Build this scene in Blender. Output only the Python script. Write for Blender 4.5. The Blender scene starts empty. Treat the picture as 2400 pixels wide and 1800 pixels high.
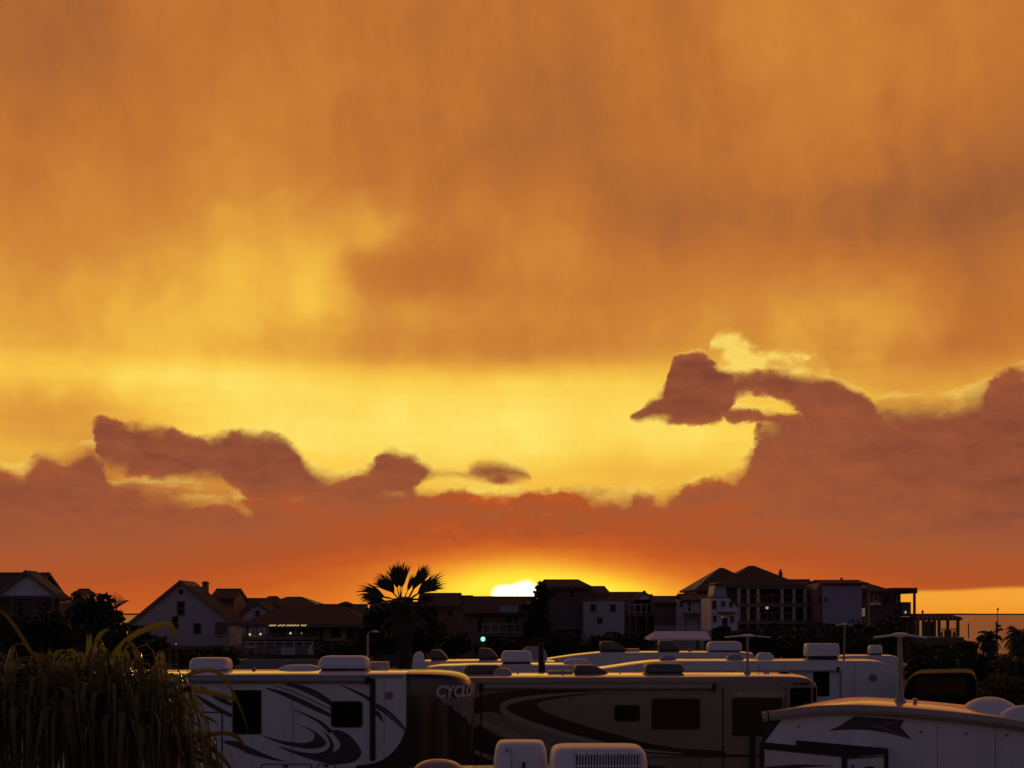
import bpy, bmesh, math, random
from mathutils import Vector, Matrix, noise as mnoise

R = math.radians
random.seed(7)
scene = bpy.context.scene
COL = scene.collection

# ----------------------------------------------------------------- camera
F = 3693.0            # focal length in photo pixels (photo 2400 x 1800), 36 degree view
HZ = 1438.0           # photo row of the horizon
CAMZ = 5.2
cam_data = bpy.data.cameras.new('camera')
cam_data.sensor_width = 36.0
cam_data.lens = 36.0 * F / 2400.0
cam_data.shift_y = (HZ - 900.0) / 2400.0
cam_data.clip_start = 0.1
cam_data.clip_end = 20000.0
cam = bpy.data.objects.new('camera', cam_data)
COL.objects.link(cam)
cam.location = (0, 0, CAMZ)
cam.rotation_euler = (R(90), 0, 0)
scene.camera = cam

# ------------------------------------------------------- view and exposure
scene.view_settings.view_transform = 'Standard'
scene.view_settings.look = 'None'
scene.view_settings.exposure = 0.0
scene.view_settings.gamma = 1.0
scene.view_settings.use_curve_mapping = False
scene.cycles.max_bounces = 6
scene.cycles.volume_bounces = 0
scene.cycles.use_denoising = True

def lin(c):
    c = c / 255.0
    return c / 12.92 if c <= 0.04045 else ((c + 0.055) / 1.055) ** 2.4
def srgb(r, g, b):
    return (lin(r), lin(g), lin(b), 1.0)

# ------------------------------------------------------------- world / sky
# The sky is described by azimuth and elevation: AZ and EL are angles in
# radians from due west (+Y) and from the horizon, scaled by F.
SUN_AZ = math.atan((1205 - 1200) / F)
SUN_EL = math.atan((HZ - 1388) / F)
def sky(x, y):
    az = math.atan((x - 1200.0) / F)
    el = math.atan((HZ - y) / F * math.cos(az))
    return az * F, el * F

world = bpy.data.worlds.new('World')
scene.world = world
world.cycles.sampling_method = 'MANUAL'
world.cycles.sample_map_resolution = 512
world.use_nodes = True
NT = world.node_tree
NT.nodes.clear()

class S:
    """A shader socket with arithmetic."""
    def __init__(self, sock): self.s = sock
    def __add__(a, b): return m('ADD', a, b)
    __radd__ = __add__
    def __sub__(a, b): return m('SUBTRACT', a, b)
    def __rsub__(a, b): return m('SUBTRACT', b, a)
    def __mul__(a, b): return m('MULTIPLY', a, b)
    __rmul__ = __mul__
def put(sock, v):
    if isinstance(v, S): NT.links.new(v.s, sock)
    else: sock.default_value = v
def m(op, a, b=None, c=None, clamp=False):
    n = NT.nodes.new('ShaderNodeMath'); n.operation = op; n.use_clamp = clamp
    put(n.inputs[0], a)
    if b is not None: put(n.inputs[1], b)
    if c is not None: put(n.inputs[2], c)
    return S(n.outputs[0])
def vec(x, y, z=0.0):
    n = NT.nodes.new('ShaderNodeCombineXYZ')
    put(n.inputs[0], x); put(n.inputs[1], y); put(n.inputs[2], z)
    return S(n.outputs[0])
def vmadd(v, mul, add):
    n = NT.nodes.new('ShaderNodeVectorMath'); n.operation = 'MULTIPLY_ADD'
    put(n.inputs[0], v); n.inputs[1].default_value = mul; n.inputs[2].default_value = add
    return S(n.outputs[0])
def vdot(v):
    n = NT.nodes.new('ShaderNodeVectorMath'); n.operation = 'DOT_PRODUCT'
    put(n.inputs[0], v); put(n.inputs[1], v)
    return S(n.outputs['Value'])
def sstep(v, a, b):
    n = NT.nodes.new('ShaderNodeMapRange'); n.interpolation_type = 'SMOOTHERSTEP'
    put(n.inputs[0], v); n.inputs[1].default_value = a; n.inputs[2].default_value = b
    n.inputs[3].default_value = 0; n.inputs[4].default_value = 1
    return S(n.outputs[0])
def noise(v, scale, detail=4, rough=0.55, off=(0, 0, 0), color=False):
    mp = vmadd(v, scale, off)
    n = NT.nodes.new('ShaderNodeTexNoise'); n.noise_dimensions = '2D'
    put(n.inputs['Vector'], mp); n.inputs['Scale'].default_value = 1.0
    n.inputs['Detail'].default_value = detail; n.inputs['Roughness'].default_value = rough
    return S(n.outputs['Color' if color else 0])
def ramp(v, stops):
    n = NT.nodes.new('ShaderNodeValToRGB'); put(n.inputs[0], v)
    els = n.color_ramp.elements
    while len(els) < len(stops): els.new(0.5)
    for e, (p, c) in zip(els, stops): e.position = p; e.color = srgb(*c)
    return S(n.outputs[0])
def mix(f, a, b):
    n = NT.nodes.new('ShaderNodeMix'); n.data_type = 'RGBA'; n.clamp_factor = True
    put(n.inputs[0], f); put(n.inputs[6], a); put(n.inputs[7], b)
    return S(n.outputs[2])
def curve(v, pts, lo, hi, ymin, ymax, handle='AUTO'):
    """FloatCurve through (position, value) points over lo..hi -> ymin..ymax."""
    n = NT.nodes.new('ShaderNodeFloatCurve')
    cm = n.mapping; cm.use_clip = False; cm.extend = 'HORIZONTAL'
    c = cm.curves[0]
    pp = [((p - lo) / (hi - lo), (q - ymin) / (ymax - ymin)) for p, q in pts]
    pp.sort()
    c.points[0].location = pp[0]; c.points[1].location = pp[-1]
    for p in pp[1:-1]: c.points.new(*p)
    for p in c.points: p.handle_type = handle
    cm.update()
    put(n.inputs[1], (v - lo) * (1.0 / (hi - lo))); n.inputs[0].default_value = 1.0
    return m('MULTIPLY_ADD', S(n.outputs[0]), ymax - ymin, ymin)
def blobs(P, base, items):
    """base + sum of soft lumps (x, y, sx, sy, weight) in sky coordinates."""
    acc = base
    for x, y, sx, sy, w in items:
        a, e = sky(x, y)
        q = vmadd(P, (1 / sx, 1 / sy, 0), (-a / sx, -e / sy, 0))
        acc = m('MULTIPLY_ADD', m('POWER', math.exp(-0.5), vdot(q)), w, acc)
    return acc

tc = NT.nodes.new('ShaderNodeTexCoord')
sep = NT.nodes.new('ShaderNodeSeparateXYZ')
NT.links.new(tc.outputs['Generated'], sep.inputs[0])
DX, DY, DZ = (S(sep.outputs[i]) for i in range(3))
AZr = m('ARCTAN2', DX, DY)
ELr = m('ARCSINE', DZ)
AZ = AZr * F
EL = m('MAXIMUM', ELr * F, 0.0)
P = vec(AZ, EL)
# turbulence that frays the cloud edges
w1 = noise(P, (1 / 95, 1 / 70, 0), 2, 0.5, (3.1, 7.7, 0), True)
w2 = noise(P, (1 / 36, 1 / 27, 0), 5, 0.66, (11.3, 2.9, 0), True)
def warp(v, n, amp):
    sp = NT.nodes.new('ShaderNodeVectorMath'); sp.operation = 'MULTIPLY_ADD'
    sub = vmadd(n, (amp, amp, 0), (-amp / 2, -amp / 2, 0))
    ad = NT.nodes.new('ShaderNodeVectorMath'); ad.operation = 'ADD'
    put(ad.inputs[0], v); put(ad.inputs[1], sub)
    NT.nodes.remove(sp)
    return S(ad.outputs[0])
PW = warp(warp(P, w1, 10), w2, 30)
spw = NT.nodes.new('ShaderNodeSeparateXYZ'); put(spw.inputs[0], PW)
AW, EW = S(spw.outputs[0]), S(spw.outputs[1])
PN = warp(warp(P, w1, 6), w2, 24)          # gentler fraying for the small detached clouds
spn = NT.nodes.new('ShaderNodeSeparateXYZ'); put(spn.inputs[0], PN)
AN, EN = S(spn.outputs[0]), S(spn.outputs[1])
PS = warp(P, w1, 60)

# -- upper veil of rain cloud, lit from behind: brightness t
t = curve(EL, [(sky(1200, y)[1], v) for y, v in ((-400, .31), (0, .335), (200, .355), (400, .39), (600, .47), (740, .545),
          (815, .61), (865, .78), (900, .90), (960, .955), (1040, .985), (1110, .93), (1200, .85), (1438, .8))], 0, 1800, 0, 1)
t = blobs(PS, t, [
    (-40, 40, 330, 230, -.12), (330, 330, 260, 260, .02), (545, 560, 110, 210, .16), (310, 770, 300, 110, .10), (620, 760, 180, 90, .05),
    (735, 650, 70, 75, .19), (870, 535, 85, 50, .17), (1010, 630, 130, 50, -.10), (860, 640, 60, 30, -.06), (1060, 400, 230, 190, -.05),
    (1120, 440, 55, 70, .06), (1255, 570, 90, 90, .12), (1160, 700, 250, 45, -.07), (950, 730, 130, 30, .05), (960, 825, 260, 45, -.14),
    (1380, 800, 220, 40, -.06), (1500, 270, 260, 190, -.1), (1770, 90, 170, 220, .09), (2070, 180, 190, 200, .06), (1830, 520, 330, 70, -.15),
    (2340, 410, 230, 120, -.2), (1480, 640, 190, 130, -.08), (2330, 590, 190, 130, -.13), (1700, 760, 260, 60, .06), (2060, 720, 120, 55, .1),
    (2280, 830, 160, 100, -.1), (2360, 760, 120, 80, -.08), (2080, 880, 260, 50, -.2), (1800, 850, 150, 60, -.05), (60, 960, 190, 55, -.24), (260, 925, 330, 60, -.07), (330, 1000, 160, 40, -.09),
    (430, 1140, 170, 40, -.44), (235, 1090, 40, 40, -.25), (60, 1050, 200, 60, -.2), (1560, 1105, 140, 45, -.13), (1180, 1110, 260, 45, -.1), (2200, 1000, 300, 100, -.15)])
# hanging streaks of rain, tilted with the wind
st1 = noise(PS, (1 / 150, 1 / 420, 0), 2, 0.45, (5.5, 1.2, 0))
st2 = noise(vec(AZ * 1.0 + EL * 0.22, EL), (1 / 60, 1 / 300, 0), 2, 0.4, (2.5, 9.2, 0))
PV = warp(PS, noise(P, (1 / 150, 1 / 260, 0), 3, 0.5, (21.1, 6.7, 0), True), 150)
st3 = noise(PV, (1 / 190, 1 / 230, 0), 6, 0.6, (8.5, 4.2, 0))
veil = sstep(EL, sky(1200, 900)[1], sky(1200, 790)[1]) * 0.75 + 0.12
t = t + ((st1 - 0.5) * 0.19 + (st2 - 0.5) * 0.05 + (st3 - 0.5) * 0.23) * veil
streak_lo = noise(P, (1 / 420, 1 / 26, 0), 3, 0.5, (1.5, 3.2, 0))
t = t + ((streak_lo - 0.5) * 0.07 + (st3 - 0.5) * 0.12) * (1.0 - veil)
hi_col = ramp(t, [(0, (140, 82, 52)), (.15, (161, 95, 52)), (.33, (190, 113, 50)), (.5, (208, 135, 56)),
                  (.65, (229, 164, 62)), (.8, (246, 192, 70)), (.92, (253, 214, 88)), (1.0, (255, 229, 108))])

# -- sunlit scrap of cloud above the bird-shaped one
A0, A1 = sky(-60, HZ)[0], sky(2460, HZ)[0]
def yc(pts, ymin=-200, ymax=900, a=None):
    return curve(a or AW, [(sky(x, y)[0], sky(x, y)[1]) for x, y in pts], A0, A1, ymin, ymax)
w_top = yc([(1600, 900), (1650, 880), (1664, 795), (1690, 772), (1730, 778), (1770, 800), (1830, 812), (1900, 822), (1935, 845), (1960, 900), (2000, 960)])
w_d = w_top - EW
w_mask = sstep(w_d, -6, 22) * sstep(EL, sky(1800, 905)[1], sky(1800, 850)[1])
w_in = noise(P, (1 / 85, 1 / 60, 0), 4, 0.5, (4.4, 8.8, 0))
hi_col = mix(w_mask * (sstep(w_in, .36, .64) * 0.75 + 0.08), hi_col, srgb(255, 222, 104))

# -- low bank of cloud in front of the sun: colour s
s = curve(EL, [(sky(1200, y)[1], v) for y, v in ((700, .14), (950, .18), (1060, .19), (1120, .22), (1180, .265), (1240, .345), (1300, .45), (1350, .54),
          (1400, .60), (1438, .63))], 0, 1800, 0, 1)
s = blobs(P, s, [
    (1230, 1420, 330, 120, .13), (1220, 1350, 250, 70, .09), (100, 1330, 450, 110, -.05), (2320, 1300, 330, 110, -.04), (1240, 1415, 190, 75, .13), (1310, 1390, 150, 34, .15), (1500, 1408, 140, 24, .08), (1200, 1390, 110, 36, .10),
    (1220, 1195, 360, 45, .11), (1760, 1130, 200, 70, .05), (2350, 1230, 260, 120, -.09), (60, 1270, 220, 90, -.06), (2380, 960, 150, 130, -.05),
    (1600, 920, 90, 60, -.05), (600, 1060, 240, 50, -.04), (950, 1300, 260, 60, .035), (1880, 1310, 330, 50, .035)])
ns1 = noise(P, (1 / 240, 1 / 60, 0), 5, 0.55, (6.6, 2.2, 0))
PB = warp(P, w1, 70)
ns2 = noise(PB, (1 / 95, 1 / 52, 0), 4, 0.52, (9.6, 5.2, 0))
ns3 = noise(PB, (1 / 95, 1 / 52, 0), 4, 0.52, (9.6 - 6 / 95, 5.2 - 14 / 52, 0))
fade_lo = sstep(EL, sky(1200, 1330)[1], sky(1200, 1180)[1]) * 0.85 + 0.15
s = s + ((ns1 - 0.5) * 0.30 + (ns2 - 0.5) * 0.15 + (ns2 - ns3) * 0.18) * fade_lo
lo_stops = [(0, (126, 66, 48)), (.14, (146, 79, 53)), (.26, (158, 85, 53)), (.38, (171, 88, 49)), (.48, (178, 83, 40)), (.58, (199, 92, 35)),
            (.69, (226, 122, 38)), (.8, (250, 166, 46)), (.9, (255, 210, 52)), (1.0, (255, 240, 70))]

main_top = yc([(-60, 1096), (0, 1090), (40, 1104), (70, 1082), (92, 1062), (130, 1072), (185, 1056), (215, 1040), (236, 1046), (250, 1112), (270, 1136), (293, 1131), (335, 1134), (385, 1138),
    (456, 1156), (500, 1162), (531, 1150), (552, 1166), (585, 1168), (610, 1150), (680, 1128), (800, 1118), (900, 1118), (955, 1128), (978, 1146), (1003, 1152), (1063, 1147), (1128, 1158),
    (1200, 1158), (1243, 1153), (1308, 1150), (1379, 1142), (1428, 1150), (1504, 1151), (1553, 1153), (1612, 1139), (1688, 1118), (1721, 1104),
    (1744, 1078), (1760, 1050), (1770, 1012), (1780, 984), (1800, 972), (1850, 972), (1900, 960), (1960, 935), (2041, 944), (2090, 938), (2155, 933), (2241, 932),
    (2274, 917), (2312, 906), (2339, 880), (2400, 863), (2460, 850)])
up_top = yc([(150, 1160), (190, 1080), (212, 1003), (225, 986), (244, 979), (282, 991), (336, 993), (390, 996), (434, 1014), (472, 1025), (515, 1012), (586, 1009), (651, 1017),
    (689, 1045), (716, 1078), (760, 1104), (835, 1104), (868, 1085), (890, 1063), (922, 1052), (955, 1060), (993, 1080), (1020, 1101), (1060, 1102), (1088, 1104),
    (1108, 1086), (1140, 1074), (1193, 1082), (1228, 1096), (1250, 1125), (1290, 1200)], a=AN)
up_bot = yc([(150, 900), (190, 960), (212, 1002), (224, 1050), (236, 1098), (260, 1108), (352, 1122), (461, 1128), (542, 1140), (600, 1180), (800, 1200), (960, 1160), (985, 1138), (1020, 1122),
    (1060, 1117), (1100, 1126), (1150, 1136), (1222, 1134), (1250, 1115), (1290, 1000)], a=AN)
bird_top = yc([(1400, 1120), (1455, 1010), (1482, 974), (1500, 961), (1520, 944), (1540, 925), (1555, 905), (1565, 880), (1571, 855), (1579, 838), (1600, 834), (1622, 828), (1640, 825), (1660, 834),
    (1680, 858), (1700, 868), (1721, 873), (1764, 871), (1807, 863), (1851, 868), (1900, 880), (1954, 890), (1986, 905), (2019, 918), (2045, 942), (2120, 985)], a=AN)
bird_bot = yc([(1400, 880), (1455, 955), (1482, 984), (1510, 987), (1547, 989), (1590, 995), (1640, 996), (1672, 993), (1698, 978), (1716, 952), (1736, 932), (1770, 927), (1810, 932), (1845, 946), (1872, 968),
    (1900, 1010), (2120, 1120)], a=AN)
head_bot = yc([(1640, 850), (1685, 950), (1705, 985), (1730, 990), (1760, 985), (1790, 1000), (1830, 1010), (1900, 1010)], a=AN)
head_top = yc([(1640, 1100), (1685, 1010), (1705, 962), (1740, 958), (1790, 962), (1830, 968), (1900, 975)], a=AN)
d_main = main_top - EW
d_up = m('MINIMUM', up_top - EN, EN - up_bot) * 1.6
d_bird = m('MINIMUM', bird_top - EN, EN - bird_bot) * 1.9
d_head = m('MINIMUM', head_top - EN, EN - head_bot) * 1.6
d_all = m('MAXIMUM', m('MAXIMUM', d_main, d_up), m('MAXIMUM', d_bird, d_head))
soft = noise(P, (1 / 130, 1 / 110, 0), 2, 0.5, (14.1, 3.3, 0))
soft = sstep(soft, .32, .7) * 40.0 + 13.0
lo_mask = m('SMOOTH_MIN', m('DIVIDE', d_all + 10.0, soft), 1.0, 0.5)
lo_mask = m('SMOOTH_MAX', lo_mask, 0.0, 0.25, clamp=True)
# detached clouds are the thickest and darkest
m_up = sstep(m('MAXIMUM', d_up, d_bird), 0, 34) * sstep(d_main, 70, -5)
s = s - m_up * 0.045
lo_col = ramp(s, lo_stops)
# thin parts let the light through
thin = sstep(d_all, 60, 4) * 0.10
s_fringe = ramp(s + thin, lo_stops)
lo_col = mix(sstep(d_all, 50, 6), lo_col, s_fringe)
# bright lining just outside the edge
rim = sstep(d_all, -24, -5) * sstep(ns1, .42, .62) * 0.3
hi_col = mix(rim, hi_col, srgb(255, 236, 122))
west = mix(lo_mask, hi_col, lo_col)

# -- clear gap under the bank, above the sea to the right of the sun
g_edge = curve(AZ, [(sky(x, y)[0], sky(x, y)[1]) for x, y in ((1700, 1420), (1900, 1395), (2100, 1384), (2250, 1381), (2330, 1376), (2460, 1374))], A0, A1, -200, 900)
g_mask = sstep(g_edge - EL, -5, 9) * sstep(AZ, sky(1700, HZ)[0], sky(1980, HZ)[0])
g_col = ramp(EL * (1 / 80.0), [(0, (240, 150, 45)), (.5, (245, 163, 54)), (1, (236, 150, 46))])
west = mix(g_mask, west, g_col)

# -- the sun itself, flattened behind the thickest air
core = blobs(P, 0.0, [(1174, 1390, 14, 12, 1.1), (1202, 1392, 22, 12, 1.4), (1234, 1385, 18, 16, 1.5), (1218, 1397, 40, 16, .5)])
corona = blobs(P, 0.0, [(1215, 1388, 62, 34, 1.3), (1225, 1395, 120, 46, .6)])
west = mix(m('MULTIPLY', corona, 0.45, clamp=True), west, srgb(255, 226, 60))
west = mix(sstep(core, .15, 1.35), west, (2.6, 2.3, 1.5, 1))

# -- clear dusk sky overhead and behind, physically based
nish = NT.nodes.new('ShaderNodeTexSky')
nish.sky_type = 'NISHITA'
nish.sun_disc = False
nish.sun_elevation = SUN_EL + R(0.6)
nish.sun_rotation = SUN_AZ
nish.altitude = 0
nish.air_density = 1.0; nish.dust_density = 1.4; nish.ozone_density = 2.0
nmul = NT.nodes.new('ShaderNodeMix'); nmul.data_type = 'RGBA'; nmul.blend_type = 'MULTIPLY'
nmul.inputs[0].default_value = 1.0
NT.links.new(nish.outputs[0], nmul.inputs[6]); nmul.inputs[7].default_value = (2.0, 2.0, 2.0, 1)
away = m('ABSOLUTE', AZr)
w_west = sstep(away, R(112), R(24)) * sstep(ELr, R(66), R(20))
bg1 = NT.nodes.new('ShaderNodeBackground'); put(bg1.inputs[0], west); bg1.inputs[1].default_value = 1.0
# dusty violet of the anti-twilight sky
tint = NT.nodes.new('ShaderNodeMix'); tint.data_type = 'RGBA'; tint.blend_type = 'MULTIPLY'; tint.inputs[0].default_value = 1.0
NT.links.new(nish.outputs[0], tint.inputs[6]); tint.inputs[7].default_value = (1.34, 0.82, 1.04, 1)
bg2 = NT.nodes.new('ShaderNodeBackground'); NT.links.new(tint.outputs[2], bg2.inputs[0]); bg2.inputs[1].default_value = 0.125
msh = NT.nodes.new('ShaderNodeMixShader'); put(msh.inputs[0], w_west)
NT.links.new(bg2.outputs[0], msh.inputs[1]); NT.links.new(bg1.outputs[0], msh.inputs[2])
wout = NT.nodes.new('ShaderNodeOutputWorld')
NT.links.new(msh.outputs[0], wout.inputs[0])
for n in (nmul,): NT.nodes.remove(n)

# ------------------------------------------------------------------- sun
sun_data = bpy.data.lights.new('sun', 'SUN')
sun_data.energy = 2.4
sun_data.angle = R(0.6)
sun_data.color = (1.0, 0.60, 0.26)
sun = bpy.data.objects.new('sun', sun_data)
COL.objects.link(sun)
sd = Vector((math.sin(SUN_AZ) * math.cos(SUN_EL), math.cos(SUN_AZ) * math.cos(SUN_EL), math.sin(SUN_EL)))
sun.rotation_euler = sd.to_track_quat('Z', 'Y').to_euler()
sun.location = (0, 50, 40)

# ======================================================================
#  helpers
# ======================================================================
def PX(x, Y): return (x - 1200.0) / F * Y
def PZ(y, Y): return CAMZ - (y - HZ) / F * Y

MATS = {}
def mat(name, col, rough=0.6, spec=0.5, var=0.12, scale=3.0, bump=0.0, bscale=20.0, metal=0.0, emit=None, estr=0.0, coat=0.0, wave=None, streak=False, trans=None):
    if name in MATS: return MATS[name]
    mt = bpy.data.materials.new(name); mt.use_nodes = True
    nt = mt.node_tree; b = nt.nodes['Principled BSDF']
    b.inputs['Roughness'].default_value = rough
    b.inputs['Specular IOR Level'].default_value = spec
    b.inputs['Metallic'].default_value = metal
    b.inputs['Coat Weight'].default_value = coat; b.inputs['Coat Roughness'].default_value = .07
    tcn = nt.nodes.new('ShaderNodeTexCoord')
    nz = nt.nodes.new('ShaderNodeTexNoise'); nz.inputs['Scale'].default_value = scale
    nz.inputs['Detail'].default_value = 5; nz.inputs['Roughness'].default_value = 0.6
    if streak:                        # rain streaks run down the sides
        mpn = nt.nodes.new('ShaderNodeMapping'); mpn.inputs['Scale'].default_value = (3.5, 3.5, .25)
        nt.links.new(tcn.outputs['Object'], mpn.inputs[0]); nt.links.new(mpn.outputs[0], nz.inputs['Vector'])
    else: nt.links.new(tcn.outputs['Object'], nz.inputs['Vector'])
    rp = nt.nodes.new('ShaderNodeValToRGB')
    lo = tuple(max(0, c * (1 - var)) for c in col); hi = tuple(min(1, c * (1 + var)) for c in col)
    rp.color_ramp.elements[0].position = .3; rp.color_ramp.elements[1].position = .7
    rp.color_ramp.elements[0].color = (*lo, 1); rp.color_ramp.elements[1].color = (*hi, 1)
    nt.links.new(nz.outputs[0], rp.inputs[0]); nt.links.new(rp.outputs[0], b.inputs['Base Color'])
    if bump or wave:
        bp = nt.nodes.new('ShaderNodeBump')
        if wave:                      # siding laps or roof courses: fine horizontal relief
            wv = nt.nodes.new('ShaderNodeTexWave'); wv.bands_direction = 'Z'; wv.wave_profile = 'SAW'
            wv.inputs['Scale'].default_value = wave
            nt.links.new(tcn.outputs['Object'], wv.inputs['Vector'])
            nt.links.new(wv.outputs['Fac'], bp.inputs['Height'])
            bp.inputs['Strength'].default_value = 0.35; bp.inputs['Distance'].default_value = 0.02
        else:
            n2 = nt.nodes.new('ShaderNodeTexNoise'); n2.inputs['Scale'].default_value = bscale
            n2.inputs['Detail'].default_value = 4
            nt.links.new(tcn.outputs['Object'], n2.inputs['Vector'])
            nt.links.new(n2.outputs[0], bp.inputs['Height'])
            bp.inputs['Strength'].default_value = bump; bp.inputs['Distance'].default_value = 0.02
        nt.links.new(bp.outputs[0], b.inputs['Normal'])
    if emit:
        b.inputs['Emission Color'].default_value = (*emit, 1); b.inputs['Emission Strength'].default_value = estr
    if trans:                         # light passing through leaves
        tl = nt.nodes.new('ShaderNodeBsdfTranslucent'); tl.inputs[0].default_value = (*trans, 1)
        ms = nt.nodes.new('ShaderNodeMixShader'); ms.inputs[0].default_value = .4
        nt.links.new(b.outputs[0], ms.inputs[1]); nt.links.new(tl.outputs[0], ms.inputs[2])
        nt.links.new(ms.outputs[0], nt.nodes['Material Output'].inputs[0])
    MATS[name] = mt
    return mt

M_white = mat('white_gelcoat', (.70, .69, .68), .34, .5, .09, 1.5, streak=True)
M_roof_rv = mat('white_rubber_roof', (.62, .60, .57), .20, .5, .10, 2.0, .03, 9, coat=1.0)
M_plastic = mat('white_plastic', (.74, .73, .74), .38, .5, .05, 6)
M_greyp = mat('grey_plastic', (.30, .29, .30), .45, .5, .08, 6)
M_tanside = mat('tan_brown_paint', (.27, .20, .155), .28, .5, .05, 1.5)
M_tanlite = mat('light_tan_paint', (.40, .31, .25), .28, .5, .04, 2)
M_darkbrown = mat('dark_brown_paint', (.035, .022, .018), .25, .5, .1, 2)
M_black = mat('black_gloss', (.010, .008, .008), .6, .2, .1, 3)
M_blackm = mat('black_trim', (.02, .018, .018), .5, .4, .1, 5)
M_capblack = mat('black_cap', (.020, .015, .013), .26, .6, .15, 2, coat=.6)
M_graph = mat('charcoal_graphic', (.065, .052, .058), .3, .5, .05, 3)
M_graph2 = mat('grey_graphic', (.22, .20, .205), .3, .5, .05, 3)
M_letter = mat('silver_letter', (.62, .60, .66), .35, .5, .04, 4)
M_glass = mat('dark_glass', (.008, .008, .009), .10, .28, .05, 3)
M_alu = mat('aluminium', (.45, .44, .43), .35, .5, .05, 8, metal=.7)
M_rubber = mat('tyre_rubber', (.02, .02, .02), .8, .3, .1, 8)
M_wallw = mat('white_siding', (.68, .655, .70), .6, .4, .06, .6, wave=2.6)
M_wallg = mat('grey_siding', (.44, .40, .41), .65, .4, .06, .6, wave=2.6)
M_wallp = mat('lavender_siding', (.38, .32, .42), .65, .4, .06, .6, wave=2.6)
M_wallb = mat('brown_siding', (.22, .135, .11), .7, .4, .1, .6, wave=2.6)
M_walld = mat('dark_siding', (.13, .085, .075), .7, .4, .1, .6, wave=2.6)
M_shing = mat('brown_shingle', (.085, .060, .052), .92, .10, .2, 1.4, wave=3.2)
M_shingg = mat('grey_shingle', (.12, .105, .10), .92, .10, .2, 1.4, wave=3.2)
M_trim = mat('white_trim', (.60, .58, .58), .55, .4, .05, 2)
M_trimd = mat('weathered_wood', (.13, .10, .08), .8, .3, .2, 3)
M_wood = mat('deck_wood', (.16, .12, .09), .8, .3, .2, 2)
M_brick = mat('chimney_brick', (.20, .12, .10), .85, .3, .2, 6)
M_metal_roof = mat('pale_metal_roof', (.70, .71, .76), .75, .12, .05, 1)
M_darkp = mat('dark_plastic', (.10, .085, .085), .4, .5, .08, 6)
M_conc = mat('concrete', (.30, .28, .26), .85, .3, .12, 2)
M_leaf = mat('leaf_green', (.045, .062, .026), .55, .4, .4, 1.2)
M_leafd = mat('leaf_dark', (.035, .046, .022), .6, .25, .4, 1.0)
M_leafo = mat('leaf_olive', (.075, .075, .028), .5, .4, .35, 1.2, trans=(.09, .08, .02))
M_frond = mat('palm_frond_near', (.125, .118, .038), .36, .5, .5, 5, trans=(.17, .15, .024))
M_frondd = mat('palm_frond_dry', (.07, .05, .03), .6, .35, .3, 4)
M_palm = mat('palm_frond', (.05, .058, .024), .5, .4, .35, 2)
M_bark = mat('palm_bark', (.05, .038, .03), .9, .2, .3, 6, .6, 14)
M_bark2 = mat('tree_bark', (.075, .06, .048), .9, .2, .3, 6, .6, 14)
M_lamp_warm = mat('lamp_warm', (.8, .7, .55), .4, emit=(1.0, .72, .42), estr=.6)
M_lamp_and_reflection = mat('lamp_and_reflection', (.7, .6, .5), .4, emit=(1.0, .75, .5), estr=.08)  # dim lamps, and panes whose glow imitates a reflection
M_lamp_white = mat('lamp_white', (.8, .8, .8), .4, emit=(1.0, .9, .8), estr=.42)
M_lamp_green = mat('lamp_green', (.5, .8, .7), .4, emit=(.32, 1.0, .74), estr=1.1)

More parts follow.
